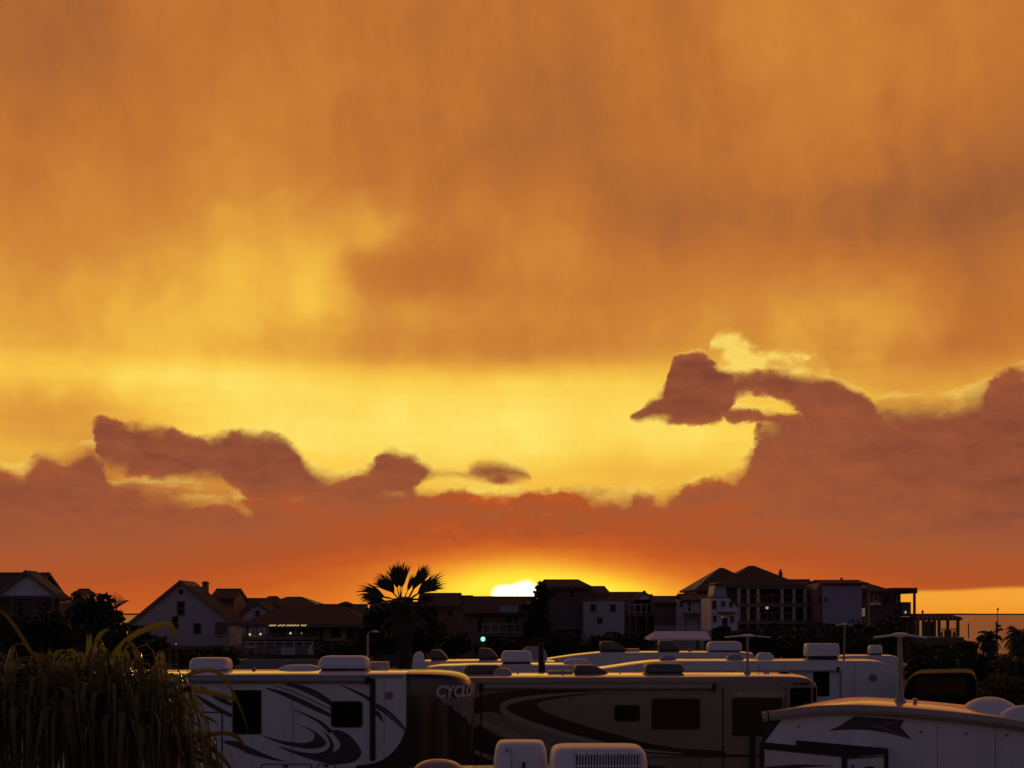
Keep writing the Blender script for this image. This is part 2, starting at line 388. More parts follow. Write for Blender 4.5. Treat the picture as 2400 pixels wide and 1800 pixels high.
class MB:
    """Collects shapes, then links them as one mesh object."""
    def __init__(self): self.v = []; self.f = []
    def add(self, vs, fs):
        o = len(self.v); self.v += [tuple(p) for p in vs]; self.f += [tuple(i + o for i in q) for q in fs]; return self
    def box(self, x0, x1, y0, y1, z0, z1):
        x0, x1 = sorted((x0, x1)); y0, y1 = sorted((y0, y1)); z0, z1 = sorted((z0, z1))
        return self.add([(x0, y0, z0), (x1, y0, z0), (x1, y1, z0), (x0, y1, z0), (x0, y0, z1), (x1, y0, z1), (x1, y1, z1), (x0, y1, z1)],
                        [(3, 2, 1, 0), (4, 5, 6, 7), (0, 1, 5, 4), (1, 2, 6, 5), (2, 3, 7, 6), (3, 0, 4, 7)])
    def prism(self, pts, y0, y1):
        """polygon of (x, z) extruded from y0 to y1"""
        a = sum(p[0] * q[1] - q[0] * p[1] for p, q in zip(pts, pts[1:] + pts[:1]))
        if a < 0: pts = pts[::-1]
        n = len(pts)
        return self.add([(p[0], y0, p[1]) for p in pts] + [(p[0], y1, p[1]) for p in pts],
                        [tuple(range(n)), tuple(range(2 * n - 1, n - 1, -1))] + [(i, i + n, (i + 1) % n + n, (i + 1) % n) for i in range(n)])
    def prismx(self, pts, x0, x1):
        """polygon of (y, z) extruded from x0 to x1"""
        n = len(pts)
        return self.add([(x0, p[0], p[1]) for p in pts] + [(x1, p[0], p[1]) for p in pts],
                        [tuple(range(n - 1, -1, -1)), tuple(range(n, 2 * n))] + [(i, (i + 1) % n, (i + 1) % n + n, i + n) for i in range(n)])
    def slab(self, q, t):
        """quad (or triangle) corners thickened downwards by t"""
        n = len(q); lo = [(p[0], p[1], p[2] - t) for p in q]
        return self.add(list(q) + lo, [tuple(range(n)), tuple(range(2 * n - 1, n - 1, -1))] + [(i, i + n, (i + 1) % n + n, (i + 1) % n) for i in range(n)])
    def tube(self, pts, r, n=8, cap=True):
        pts = [Vector(p) for p in pts]
        rr = r if isinstance(r, (list, tuple)) else [r] * len(pts)
        vs, fs = [], []
        for i, p in enumerate(pts):
            d = (pts[min(i + 1, len(pts) - 1)] - pts[max(i - 1, 0)]).normalized()
            up = Vector((0, 0, 1)) if abs(d.z) < .9 else Vector((0, 1, 0))
            u = d.cross(up).normalized(); w = d.cross(u)
            for k in range(n):
                a = 2 * math.pi * k / n
                vs.append(p + (u * math.cos(a) + w * math.sin(a)) * rr[i])
        for i in range(len(pts) - 1):
            for k in range(n):
                fs.append((i * n + k, i * n + (k + 1) % n, (i + 1) * n + (k + 1) % n, (i + 1) * n + k))
        if cap: fs += [tuple(range(n - 1, -1, -1)), tuple(range((len(pts) - 1) * n, len(pts) * n))]
        return self.add(vs, fs)
    def rings(self, rows, cap=True):
        n = len(rows[0]); vs = [p for r in rows for p in r]; fs = []
        for i in range(len(rows) - 1):
            for k in range(n):
                fs.append((i * n + k, i * n + (k + 1) % n, (i + 1) * n + (k + 1) % n, (i + 1) * n + k))
        if cap: fs += [tuple(range(n - 1, -1, -1)), tuple(range((len(rows) - 1) * n, len(rows) * n))]
        return self.add(vs, fs)
    def build(self, name, material, parent=None, bevel=0.0, seg=2, smooth=False, fix=True):
        off = wloc(parent) if parent is not None else Vector((0, 0, 0))
        me = bpy.data.meshes.new(name)
        me.from_pydata([(p[0] - off.x, p[1] - off.y, p[2] - off.z) for p in self.v], [], self.f)
        if bevel or fix:
            bm = bmesh.new(); bm.from_mesh(me)
            if fix: bmesh.ops.recalc_face_normals(bm, faces=bm.faces)
            if bevel:
                es = [e for e in bm.edges if len(e.link_faces) == 2 and e.calc_face_angle(0) > R(25)]
                bmesh.ops.bevel(bm, geom=es, offset=bevel, segments=seg, affect='EDGES', profile=.5, clamp_overlap=True)
            bm.to_mesh(me); bm.free()
        if smooth:
            me.polygons.foreach_set('use_smooth', [True] * len(me.polygons))
            try: me.set_sharp_from_angle(angle=R(40))
            except Exception: pass
        me.materials.append(material)
        o = bpy.data.objects.new(name, me); COL.objects.link(o)
        if parent is not None: o.parent = parent
        WL[o.name] = off
        return o
WL = {}
def wloc(o): return WL.get(o.name, Vector((0, 0, 0)))

def thing(name, label, cat, loc=(0, 0, 0), group=None):
    o = bpy.data.objects.new(name, None); COL.objects.link(o); o.location = loc
    o.empty_display_size = .3
    o['label'] = label; o['category'] = cat
    if group: o['group'] = group
    WL[o.name] = Vector(loc)
    return o
def tag(o, label, cat, group=None):
    o['label'] = label; o['category'] = cat
    if group: o['group'] = group
    return o
def structure(o): o['kind'] = 'structure'; return o

def spline(pts, k=6, closed=False):
    """Catmull-Rom through the points"""
    out = []; n = len(pts)
    rng = range(n if closed else n - 1)
    for i in rng:
        g = lambda j: pts[j % n] if closed else pts[max(0, min(n - 1, j))]
        p0, p1, p2, p3 = g(i - 1), g(i), g(i + 1), g(i + 2)
        for s_ in range(k):
            t_ = s_ / k
            out.append(tuple(0.5 * ((2 * b) + (-a + c) * t_ + (2 * a - 5 * b + 4 * c - d) * t_ ** 2 + (-a + 3 * b - 3 * c + d) * t_ ** 3)
                             for a, b, c, d in zip(p0, p1, p2, p3)))
    if not closed: out.append(tuple(pts[-1]))
    return out

# ======================================================================
#  setting: ground, water, far shore
# ======================================================================
def sheet(name, x0, x1, y0, y1, z, material, nx=1, ny=1):
    mb = MB(); vs = []; fs = []
    for j in range(ny + 1):
        for i in range(nx + 1):
            vs.append((x0 + (x1 - x0) * i / nx, y0 + (y1 - y0) * j / ny, z))
    for j in range(ny):
        for i in range(nx):
            a = j * (nx + 1) + i; fs.append((a, a + 1, a + nx + 2, a + nx + 1))
    mb.add(vs, fs)
    return structure(mb.build(name, material, fix=False))

M_ground = mat('ground_soil', (.075, .066, .050), .95, .2, .3, .15, .5, 3)
M_road = mat('asphalt', (.05, .048, .047), .9, .3, .15, .5, .3, 30)
sheet('ground', -700, 700, -120, 206, 0.0, M_ground)
sheet('road', -300, 120, 84, 92, 0.004, M_road)
sheet('park_lane', -60, 60, 41.5, 46.5, 0.004, M_road)
sheet('park_lane', -60, 60, 24.6, 29.5, 0.004, M_road)
M_water = bpy.data.materials.new('bay_water'); M_water.use_nodes = True
_nt = M_water.node_tree; _b = _nt.nodes['Principled BSDF']
_b.inputs['Base Color'].default_value = (.02, .022, .022, 1); _b.inputs['Roughness'].default_value = .17
_b.inputs['IOR'].default_value = 1.33
_tc = _nt.nodes.new('ShaderNodeTexCoord'); _mp = _nt.nodes.new('ShaderNodeMapping')
_mp.inputs['Scale'].default_value = (.25, .8, 1)
_nz = _nt.nodes.new('ShaderNodeTexNoise'); _nz.inputs['Scale'].default_value = 1.0; _nz.inputs['Detail'].default_value = 6
_bp = _nt.nodes.new('ShaderNodeBump'); _bp.inputs['Strength'].default_value = .28; _bp.inputs['Distance'].default_value = .15
_nt.links.new(_tc.outputs['Object'], _mp.inputs[0]); _nt.links.new(_mp.outputs[0], _nz.inputs['Vector'])
_nt.links.new(_nz.outputs[0], _bp.inputs['Height']); _nt.links.new(_bp.outputs[0], _b.inputs['Normal'])
sheet('water', -9000, 9000, 150, 9000, -0.45, M_water)
# beach edge running down to the water
mb = MB(); mb.add([(-700, 206, 0), (700, 206, 0), (700, 212, -.8), (-700, 212, -.8)], [(0, 1, 2, 3)])
structure(mb.build('shore', M_ground, fix=False))
# low far shore across the bay
mb = MB(); pts = []
for i in range(160):
    x = -4500 + 9000 * i / 159
    pts.append((x, 4 + 3.0 * mnoise.noise(Vector((x * .004, 3.3, 0))) + 1.6 * mnoise.noise(Vector((x * .03, 9.3, 0)))))
mb.prism(pts + [(4500, -2), (-4500, -2)], 6500, 6800)
structure(mb.build('far_shore', M_leafd))

# ======================================================================
#  houses along the shore
# ======================================================================
class House:
    def __init__(s, name, label, Y, cx, cat='house'):
        s.Y = Y
        s.root = thing(name, label, cat, (PX(cx, Y), Y, 0))
    def X(s, x, d=0): return PX(x, s.Y)
    def Z(s, y): return PZ(y, s.Y)
    def box(s, name, x0, x1, yt, yb, d0, d1, material, parent=None, bevel=0):
        zb = 0.0 if yb is None else s.Z(yb)
        return MB().box(s.X(x0), s.X(x1), s.Y + d0, s.Y + d1, zb, s.Z(yt)).build(name, material, parent or s.root, bevel)
    def poly(s, name, pts, d0, d1, material, parent=None):
        return MB().prism([(s.X(x), s.Z(y)) for x, y in pts], s.Y + d0, s.Y + d1).build(name, material, parent or s.root)
    def gable_front(s, apex, le, re, d0, d1, material, th=.22, over=.35, parent=None):
        """two roof slopes whose gable end faces the camera"""
        ax, az = s.X(apex[0]), s.Z(apex[1]); out = []
        for ex, ey in (le, re):
            x, z = s.X(ex), s.Z(ey)
            mb = MB(); mb.slab([(ax, s.Y + d0 - over, az), (x, s.Y + d0 - over, z), (x, s.Y + d1, z), (ax, s.Y + d1, az)], th)
            o = mb.build('roof', material, parent or s.root); out.append(o)
            fb = MB(); fb.slab([(ax, s.Y + d0 - over - .06, az + .03), (x, s.Y + d0 - over - .06, z + .03), (x, s.Y + d0 - over - .003, z + .03), (ax, s.Y + d0 - over - .003, az + .03)], th + .08)
            fb.build('fascia', M_wallb, o)
        return out
    def ridge_roof(s, x0, x1, yr, ye, d0, d1, material, over=.4, th=.2):
        """gable roof with its ridge parallel to the street"""
        zr, ze = s.Z(yr), s.Z(ye); ym = s.Y + (d0 + d1) / 2
        a, b = s.X(x0) - over, s.X(x1) + over
        mb = MB()
        mb.slab([(a, s.Y + d0 - over, ze), (b, s.Y + d0 - over, ze), (b, ym, zr), (a, ym, zr)], th)
        mb.slab([(a, ym, zr), (b, ym, zr), (b, s.Y + d1 + over, ze), (a, s.Y + d1 + over, ze)], th)
        o = mb.build('roof', material, s.root)
        cap = MB().box(a, b, ym - .12, ym + .12, zr - .05, zr + .05); cap.build('ridge_cap', material, o)
        ends = MB()
        ends.prismx([(s.Y + d0, ze - .15), (s.Y + d1, ze - .15), (ym, zr - .12)], s.X(x0) + .02, s.X(x1) - .02)
        ends.build('gable_wall', M_wallb, s.root)
        return o
    def hip(s, x0, x1, ye, ra, rb, yr, d0, d1, material, over=.45, th=.22):
        a, b = s.X(x0) - over, s.X(x1) + over; c, d = s.Y + d0 - over, s.Y + d1 + over
        ze, zr = s.Z(ye), s.Z(yr); ym = (c + d) / 2; p, q = s.X(ra), s.X(rb)
        mb = MB()
        mb.add([(a, c, ze - th), (b, c, ze - th), (b, d, ze - th), (a, d, ze - th), (a, c, ze), (b, c, ze), (b, d, ze), (a, d, ze), (p, ym, zr), (q, ym, zr)],
               [(3, 2, 1, 0), (0, 1, 5, 4), (1, 2, 6, 5), (2, 3, 7, 6), (3, 0, 4, 7), (4, 5, 9, 8), (5, 6, 9), (6, 7, 8, 9), (7, 4, 8)])
        o = mb.build('roof', material, s.root)
        g = MB().box(a, b, c - .1, c - .005, ze - th - .02, ze - .04); g.build('gutter', M_trimd, o)
        return o
    def window(s, x0, x1, y0, y1, d, name='window', framem=None, lit=None):
        X0, X1, Z1, Z0 = s.X(x0), s.X(x1), s.Z(y0), s.Z(y1); Y = s.Y + d
        t_ = .08; mb = MB()
        mb.box(X0 - t_, X0, Y - .07, Y, Z0 - t_, Z1 + t_); mb.box(X1, X1 + t_, Y - .07, Y, Z0 - t_, Z1 + t_)
        mb.box(X0, X1, Y - .07, Y, Z1, Z1 + t_); mb.box(X0, X1, Y - .07, Y, Z0 - t_, Z0)
        w = mb.build(name, framem or M_wallb, s.root)
        MB().box(X0, X1, Y - .03, Y - .005, Z0, Z1).build('pane', lit or M_glass, w)  # a lit pane glows in place of reflected sky
        zm = (Z0 + Z1) / 2
        MB().box(X0, X1, Y - .05, Y - .032, zm - .025, zm + .025).build('sash_bar', framem or M_wallb, w)
        MB().box(X0 - t_ - .04, X1 + t_ + .04, Y - .12, Y - .075, Z0 - t_ - .05, Z0 - t_).build('sill', framem or M_wallb, w)
        return w
    def posts(s, xs, yt, yb, d, r=.11, material=None, name='post'):
        for x in xs:
            zb = 0.0 if yb is None else s.Z(yb)
            MB().box(s.X(x) - r, s.X(x) + r, s.Y + d - r, s.Y + d + r, zb, s.Z(yt)).build(name, material or M_trimd, s.root)
    def deck(s, x0, x1, y, d0, d1, rail=1.0, posts=6, material=None, rm=None):
        """deck floor with a railing; pickets are children of the railing"""
        z = s.Z(y); a, b = s.X(x0), s.X(x1)
        fl = MB().box(a, b, s.Y + d0, s.Y + d1, z - .28, z).build('deck_floor', material or M_wood, s.root)
        if rail:
            rl = MB().box(a, b, s.Y + d0 + .02, s.Y + d0 + .12, z + rail - .08, z + rail)
            rl.box(a, b, s.Y + d0 + .04, s.Y + d0 + .10, z + .12, z + .18)
            ro = rl.build('railing', rm or M_trimd, s.root)
            for i in range(posts):
                x = a + .07 + (b - a - .14) * i / (posts - 1)
                MB().box(x - .05, x + .05, s.Y + d0 + .13, s.Y + d0 + .23, z + .002, z + rail + .06).build('rail_post', rm or M_trimd, ro)
        return fl
    def pickets(s, x0, x1, y, d, h=.95, n=20, material=None):
        z = s.Z(y)
        for i in range(n):
            x = s.X(x0) + (s.X(x1) - s.X(x0)) * i / (n - 1)
            MB().box(x - .04, x + .04, s.Y + d - .03, s.Y + d, z, z + h).build('picket', material or M_trim, s.root)

# -- far left gable house
h = House('gable_house', 'pale gable house with broad dark roof at the left edge of the picture', 120, 60)
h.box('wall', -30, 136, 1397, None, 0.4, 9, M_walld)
h.poly('gable_wall', [(-12, 1396), (140, 1396), (65, 1344)], -.2, .35, M_wallw)
h.gable_front((65, 1337), (-18, 1402), (149, 1402), -.2, 2.2, M_shing)
h.ridge_roof(-260, 60, 1339, 1395, .6, 9.4, M_shing)
h.box('wall_side_wing', -260, -31, 1397, None, 1.0, 9, M_wallb)
h.box('porch_beam', -12, 140, 1397, 1403, -1.6, -1.35, M_trimd)
h.posts((-5, 45, 95, 136), 1403, None, -1.5, .12)
h.deck(-12, 140, 1450, -1.7, .3, 1.0, 8)
h.window(30, 50, 1412, 1436, .4); h.window(95, 115, 1412, 1436, .4)
h.box('rear_wing', 137, 157, 1384, None, 4, 8, M_wallb)
h.ridge_roof(139, 155, 1378, 1390, 3.8, 8.2, M_shing, over=.15)
h.window(150, 156, 1409, 1426, 4, lit=M_lamp_and_reflection)  # glowing pane imitates a warm reflection, no lamp behind it

# -- grey gable house with chimney
h = House('grey_gable_house', 'tall grey gable house with brick chimney and round attic window', 140, 424)
h.poly('wall', [(300, 1513), (540, 1513), (540, 1457), (424, 1366), (300, 1466)], 0, 6, M_wallg)
h.gable_front((424, 1360), (290, 1470), (548, 1458), 0, 6.2, M_shing)
h.ridge_roof(345, 420, 1397, 1432, 12, 20, M_shing)
h.ridge_roof(282, 400, 1408, 1440, 13, 18, M_shing)
h.box('rear_wall', 284, 420, 1440, None, 13.5, 17.5, M_wallb)
h.box('upper_wing', 457, 513, 1398, 1470, 7.5, 14, M_wallb)
h.ridge_roof(457, 514, 1376, 1401, 7, 14.5, M_shing, over=.12)
c = h.box('chimney', 440, 452, 1364, 1420, 6.5, 7.4, M_brick)
MB().box(h.X(438.5), h.X(453.5), h.Y + 6.4, h.Y + 7.5, h.Z(1364), h.Z(1361)).build('chimney_cap', M_brick, c)
for i in range(2): MB().box(h.X(441.5 + i * 5.5), h.X(445 + i * 5.5), h.Y + 6.7, h.Y + 7.2, h.Z(1360.9), h.Z(1358.5)).build('flue', M_brick, c)
ring = MB(); cx_, cz_ = h.X(424), h.Z(1387.5)
ring.prism([(cx_ + .2 * math.cos(a * R(15)), cz_ + .24 * math.sin(a * R(15))) for a in range(24)], h.Y - .06, h.Y - .004)
ring.build('round_window', M_glass, h.root)
h.window(417, 431, 1411, 1440, 0)
h.window(405, 416, 1446, 1470, 0); h.window(325, 350, 1468, 1490, 0); h.window(455, 470, 1462, 1484, 0)
h.box('porch_recess_shade', 506, 531, 1458, 1491, -.3, -.005, M_walld)  # dark box before the wall, painted shade of the recess
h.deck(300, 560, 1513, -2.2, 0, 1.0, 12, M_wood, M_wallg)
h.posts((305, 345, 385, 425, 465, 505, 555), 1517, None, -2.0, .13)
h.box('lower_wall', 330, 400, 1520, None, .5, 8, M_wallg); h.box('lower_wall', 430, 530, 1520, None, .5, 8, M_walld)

# -- low house with lavender gable
h = House('lavender_gable_house', 'house with lavender gable end and long dark roof beside the grey one', 152, 590)
h.poly('wall', [(533, 1493), (650, 1493), (650, 1445), (604, 1413), (533, 1464)], 0, 7, M_wallw)
h.gable_front((604, 1409), (526, 1466), (656, 1446), 0, 7, M_shing)
h.ridge_roof(510, 606, 1400, 1440, 6, 15, M_shing)
h.hip(575, 622, 1416, 592, 613, 1394, 6.5, 14, M_shing, over=.1)
h.box('rear_wall', 512, 640, 1440, None, 7.5, 14, M_wallb)
h.window(599, 609, 1432, 1446, 0, framem=M_wallp)
h.window(548, 562, 1470, 1486, 0)
h.deck(530, 655, 1493, -1.6, 0, 1.0, 8)
h.posts((535, 575, 615, 650), 1497, None, -1.4)

# -- house with string lights under wide hip roof
h = House('hip_roof_house', 'wide hip roofed house with a string of lights under its porch eave', 128, 710)
h.hip(574, 848, 1463, 640, 790, 1419, 0, 12, M_shing)
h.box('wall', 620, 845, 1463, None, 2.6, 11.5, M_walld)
h.box('side_wall', 750, 806, 1466, 1503, 2.1, 2.58, M_wallg)
h.box('panel', 814, 840, 1468, 1500, 2.2, 2.58, M_walld)
h.posts((580, 636, 692, 745), 1468, None, .1, .1)
h.deck(576, 748, 1491, -.2, 2.4, .9, 8)
h.deck(560, 742, 1516, -1.8, -.4, .45, 9, rm=M_wallg)
for i, (a, b) in enumerate(((634, 650), (654, 672), (674, 704), (708, 721))):
    mb = MB(); k = int((b - a) / 2.6)
    for j in range(k):
        x = h.X(a + (b - a) * (j + .5) / k)
        z = h.Z(1465.5 + .9 * math.sin(j * 2.1 + i))
        mb.box(x - .035, x + .035, h.Y - .78, h.Y - .70, z - .04, z + .04)
    mb.build('string_lights', M_lamp_warm, h.root)
for x, y in ((587, 1487), (612, 1486), (682, 1484), (708, 1484)):
    MB().rings([[(h.X(x) + r_ * math.cos(a * R(60)), h.Y - .3 + r_ * math.sin(a * R(60)), h.Z(y) + z_) for a in range(6)] for z_, r_ in ((-.09, .04), (-.04, .09), (.05, .08), (.1, .03))]).build('porch_lamp', M_lamp_warm if x < 690 else M_lamp_and_reflection, h.root)
h.window(770, 790, 1474, 1492, 2.1); h.window(655, 680, 1470, 1486, 2.6)

# -- roofs behind it
h = House('rounded_hip_house', 'low hip roofed house rising just behind the string lights', 172, 680)
h.hip(612, 742, 1421, 655, 690, 1397, 0, 12, M_shing); h.box('wall', 620, 738, 1421, None, .3, 11.7, M_wallb)
h.window(640, 655, 1430, 1445, .3)
h = House('cupola_house', 'low dark house with small roof cupola left of the palm', 166, 795)
h.ridge_roof(742, 842, 1416, 1440, 0, 9, M_shing); h.box('wall', 744, 840, 1440, None, .3, 8.7, M_wallb)
h.hip(790, 810, 1414, 797, 804, 1409, 3.4, 5.6, M_shing, over=.2); h.window(755, 770, 1448, 1462, .3)
h = House('palm_side_house', 'dark house half hidden behind the fan palm', 163, 935)
h.ridge_roof(868, 1000, 1412, 1442, 0, 10, M_shing); h.box('wall', 870, 998, 1442, None, .3, 9.7, M_walld)
h.window(905, 922, 1450, 1465, .3)
h = House('stepped_roof_house', 'dark house with stepped roof right of the fan palm', 178, 1040)
h.ridge_roof(985, 1070, 1389, 1420, 0, 10, M_shing); h.ridge_roof(1071, 1098, 1395, 1422, 1, 9, M_shing)
h.box('wall', 988, 1096, 1421, None, .3, 9, M_walld)
h.window(1010, 1022, 1432, 1446, .3); h.window(1050, 1062, 1432, 1446, .3)

# -- long roof under the sun
h = House('long_roof_house', 'long low house with a straight ridge under the setting sun', 158, 1170)
h.ridge_roof(1098, 1250, 1397, 1437, 0, 11, M_shing)
h.box('wall', 1088, 1262, 1437, None, .4, 10.6, M_wallb)
h.box('garage', 1240, 1275, 1412, None, 2, 9, M_walld)
h.box('side_wall', 1172, 1214, 1420, 1443, -.15, .35, M_wallg)
h.window(1184, 1199, 1447, 1470, .4); h.window(1205, 1213, 1447, 1470, .4); h.window(1120, 1132, 1447, 1478, .4)
h.poly('dormer_wall', [(1222, 1416), (1250, 1416), (1236, 1403)], -.6, 2, M_wallw)
h.gable_front((1236, 1401), (1220, 1417), (1252, 1417), -.6, 3, M_shingg, th=.12, over=.15)
h.deck(1130, 1300, 1485, -2.4, .2, 1.0, 10, M_wood, M_wallg)
h.posts((1135, 1190, 1245, 1295), 1489, None, -2.2)

# -- dark tower house right of the sun
h = House('tower_house', 'tall dark hip roofed house just right of the setting sun', 148, 1330)
h.hip(1264, 1384, 1374, 1278, 1360, 1355, 0, 10, M_shing, over=.15)
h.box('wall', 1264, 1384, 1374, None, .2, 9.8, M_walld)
h.hip(1382, 1430, 1391, 1390, 1424, 1371, 1, 9, M_shing, over=.15)
h.box('wing_wall', 1366, 1462, 1410, None, -.8, .15, M_wallg)
h.box('wing_wall', 1386, 1428, 1391, None, 1.2, 8.8, M_wallb)
h.window(1400, 1409, 1449, 1459, -.8); h.window(1385, 1394, 1418, 1430, -.8); h.window(1430, 1440, 1418, 1430, -.8)
h.window(1290, 1302, 1384, 1400, .2); h.window(1335, 1347, 1384, 1400, .2)
h.deck(1255, 1364, 1468, -1.8, .15, 1.0, 8, M_wood, M_trimd)
h.posts((1258, 1295, 1330, 1362), 1472, None, -1.6)

# -- balcony house
h = House('balcony_house', 'low house with pale gable, balcony and outside stair', 156, 1482)
h.ridge_roof(1430, 1512, 1386, 1412, 2, 11, M_shing)
h.ridge_roof(1510, 1534, 1392, 1412, 3, 10, M_shing)
h.box('wall', 1432, 1532, 1412, None, 1.0, 10, M_wallb)
h.poly('gable_wall', [(1486, 1405), (1534, 1405), (1510, 1389)], -.4, 1.5, M_wallw)
h.gable_front((1510, 1387), (1484, 1406), (1537, 1406), -.4, 4, M_shingg, th=.12, over=.15)
MB().tube([(h.X(1522), h.Y + 6, h.Z(1390)), (h.X(1522), h.Y + 6, h.Z(1382))], .14, 8).build('vent_pipe', M_brick, h.root)
h.deck(1470, 1540, 1439, -2.0, 1, .95, 6, M_wood, M_wallg)
h.posts((1473, 1487, 1512, 1537), 1443, None, -1.8)
h.window(1492, 1502, 1412, 1428, 1.0); h.window(1512, 1524, 1412, 1434, 1.0); h.window(1500, 1516, 1446, 1464, 1.0)
mb = MB()
for i in range(10):
    x0 = h.X(1540 + i * 2.6); z0 = h.Z(1439 + i * 3.4)
    mb.box(x0, x0 + .3, h.Y - 2.0, h.Y - .9, z0 - .06, z0)
mb.build('stair_treads', M_wood, h.root)
MB().tube([(h.X(1535), h.Y - 2.05, h.Z(1418)), (h.X(1568), h.Y - 2.05, h.Z(1455))], .05, 6).build('stair_rail', M_wallg, h.root)

# -- pale flat-fronted house
h = House('pale_house', 'pale two storey house with picket fence and dark balcony slab', 151, 1610)
h.ridge_roof(1536, 1604, 1396, 1412, 1, 10, M_shing, over=.2)
h.ridge_roof(1604, 1660, 1391, 1405, 0, 9, M_shing, over=.2)
h.box('wall', 1588, 1668, 1405, None, .3, 8.7, M_wallg)
h.box('wing_wall', 1538, 1587, 1412, None, 1.3, 9, M_walld)
h.window(1594, 1602, 1409, 1423, .3, framem=M_wallg); h.window(1614, 1620, 1411, 1433, .3, framem=M_wallg); h.window(1642, 1650, 1411, 1425, .3, framem=M_wallg)
h.box('balcony', 1602, 1666, 1436, 1441, -1.4, .28, M_walld)
h.posts((1604, 1634, 1664), 1441, None, -1.3, .08)
h.pickets(1530, 1662, 1478, -2.2, .55, 24, M_wallg)
h.box('fence_rail', 1530, 1662, 1471, 1473, -2.18, -2.12, M_wallg)
h.box('retaining_wall', 1528, 1664, 1478.5, None, -2.4, -2.0, M_conc)

# -- white tower house
h = House('white_tower_house', 'narrow white house with small dark windows before the big roof', 136, 1698)
h.poly('wall', [(1666, 1478), (1728, 1478), (1728, 1425), (1708, 1402), (1666, 1402)], 0, 7, M_wallw)
h.poly('wall_upper', [(1674, 1400), (1708, 1400), (1703, 1368), (1680, 1368)], 1.0, 5, M_wallg)
h.hip(1672, 1709, 1399, 1680, 1703, 1396, .4, 6, M_shingg, over=.1, th=.1)
h.hip(1679, 1704, 1367, 1686, 1697, 1363, .8, 5.2, M_shingg, over=.1, th=.1)
h.window(1671, 1677, 1410, 1424, 0); h.window(1692, 1698, 1411, 1418, 0); h.window(1711, 1716, 1412, 1420, 0); h.window(1673, 1677, 1445, 1455, 0)
h.window(1694, 1703, 1450, 1462, 0); h.window(1714, 1718, 1446, 1456, 0)
h.box('canopy', 1682, 1722, 1434, 1436.5, -1.0, -.005, M_walld)
h.box('wall_light', 1691, 1695, 1445, 1448.5, -.16, -.005, M_lamp_and_reflection)
h.box('foundation', 1664, 1730, 1478.3, None, -.2, 7, M_conc)

# -- big house with twin peaks and two-storey gallery
h = House('twin_peak_house', 'big dark house with twin roof peaks and two storey columned gallery', 170, 1765)
h.hip(1636, 1800, 1380, 1712, 1722, 1325, 1, 17, M_shing, over=.2)
h.hip(1695, 1880, 1372, 1779, 1793, 1321, 0, 15, M_shing, over=.2)
h.box('wall', 1638, 1885, 1380, None, 2.2, 15, M_walld)
h.box('wall', 1885.2, 1924, 1381, None, 2.6, 12, M_walld)
h.ridge_roof(1868, 1926, 1355, 1380, 2, 13, M_shing, over=.1)
h.box('eave_beam', 1728, 1918, 1376.5, 1380.5, -.3, -.05, M_wallb)
h.deck(1728, 1918, 1416, -.4, 2.1, .95, 8, M_wallb, M_wallb)
h.deck(1728, 1918, 1456, -.4, 2.1, .95, 8, M_wallb, M_wallb)
for x in (1731, 1753, 1776, 1832, 1860, 1886, 1914):
    h.posts((x,), 1381, 1415.5, -.15, .16, M_wallg, 'column'); h.posts((x,), 1421, 1455.5, -.15, .16, M_wallg, 'column'); h.posts((x,), 1461, None, -.15, .16, M_trimd, 'piling')
for a, b in ((1760, 1771), (1784, 1800), (1808, 1824), (1838, 1852), (1866, 1880)):
    h.window(a, b, 1388, 1413, 2.2, framem=M_wallb); h.window(a, b, 1428, 1452, 2.2, framem=M_wallb)
MB().rings([[(h.X(1803) + r_ * math.cos(a * R(45)), h.Y + 1.5 + r_ * math.sin(a * R(45)), h.Z(1424) + z_) for a in range(8)] for z_, r_ in ((-.16, .05), (-.08, .15), (.06, .15), (.14, .04))]).build('gallery_lamp', M_lamp_white, h.root)
mb = MB().box(h.X(1841), h.X(1849), h.Y + 4, h.Y + 4.5, h.Z(1360), h.Z(1338)); mb.build('chimney', M_brick, h.root)
MB().tube([(h.X(1845), h.Y + 4.25, h.Z(1338)), (h.X(1845), h.Y + 4.25, h.Z(1332))], .13, 8).build('vent_pipe', M_brick, h.root)
h.box('side_tower_wall', 1660, 1684, 1395, 1420, .6, 2.1, M_wallb)

# -- lavender block
h = House('lavender_block', 'plain lavender walled block joined to the twin peaked house', 166, 1975)
h.box('wall', 1929, 2020, 1366, 1462, 0, 9, M_wallp)
h.ridge_roof(1932, 2030, 1358, 1367, -.2, 9.2, M_shing, over=.25, th=.14)
h.poly('corner_wall', [(1916, 1460), (1928.5, 1460), (1928.5, 1364), (1916, 1380)], .6, 8, M_wallb)
MB().tube([(h.X(1991), h.Y + 4, h.Z(1361)), (h.X(1991), h.Y + 4, h.Z(1353))], .13, 8).build('vent_pipe', M_brick, h.root)
h.box('pipe_cowl', 1988.6, 1993.4, 1352, 1354, 3.75, 4.25, M_brick)
h.window(1920, 1926, 1400, 1408, .6, framem=M_wallb); h.window(1932, 1938, 1400, 1410, 0, framem=M_wallp)
for yt, yb in ((1386, 1403), (1424, 1446)):
    h.box('porch_screen', 2020.5, 2036, yt, yb, .5, .56, M_trimd)
    h.window(2022, 2030, yt + 1.5, yb - 1.5, .5, framem=M_wallb, lit=M_lamp_and_reflection if yt > 1400 else None)  # lower pane glows to imitate the sky reflected in it
h.box('porch_wall', 2020.5, 2038, 1378, 1462, .6, 8, M_brick)
h.box('base', 1918, 2034, 1462, None, .4, 8, M_walld)

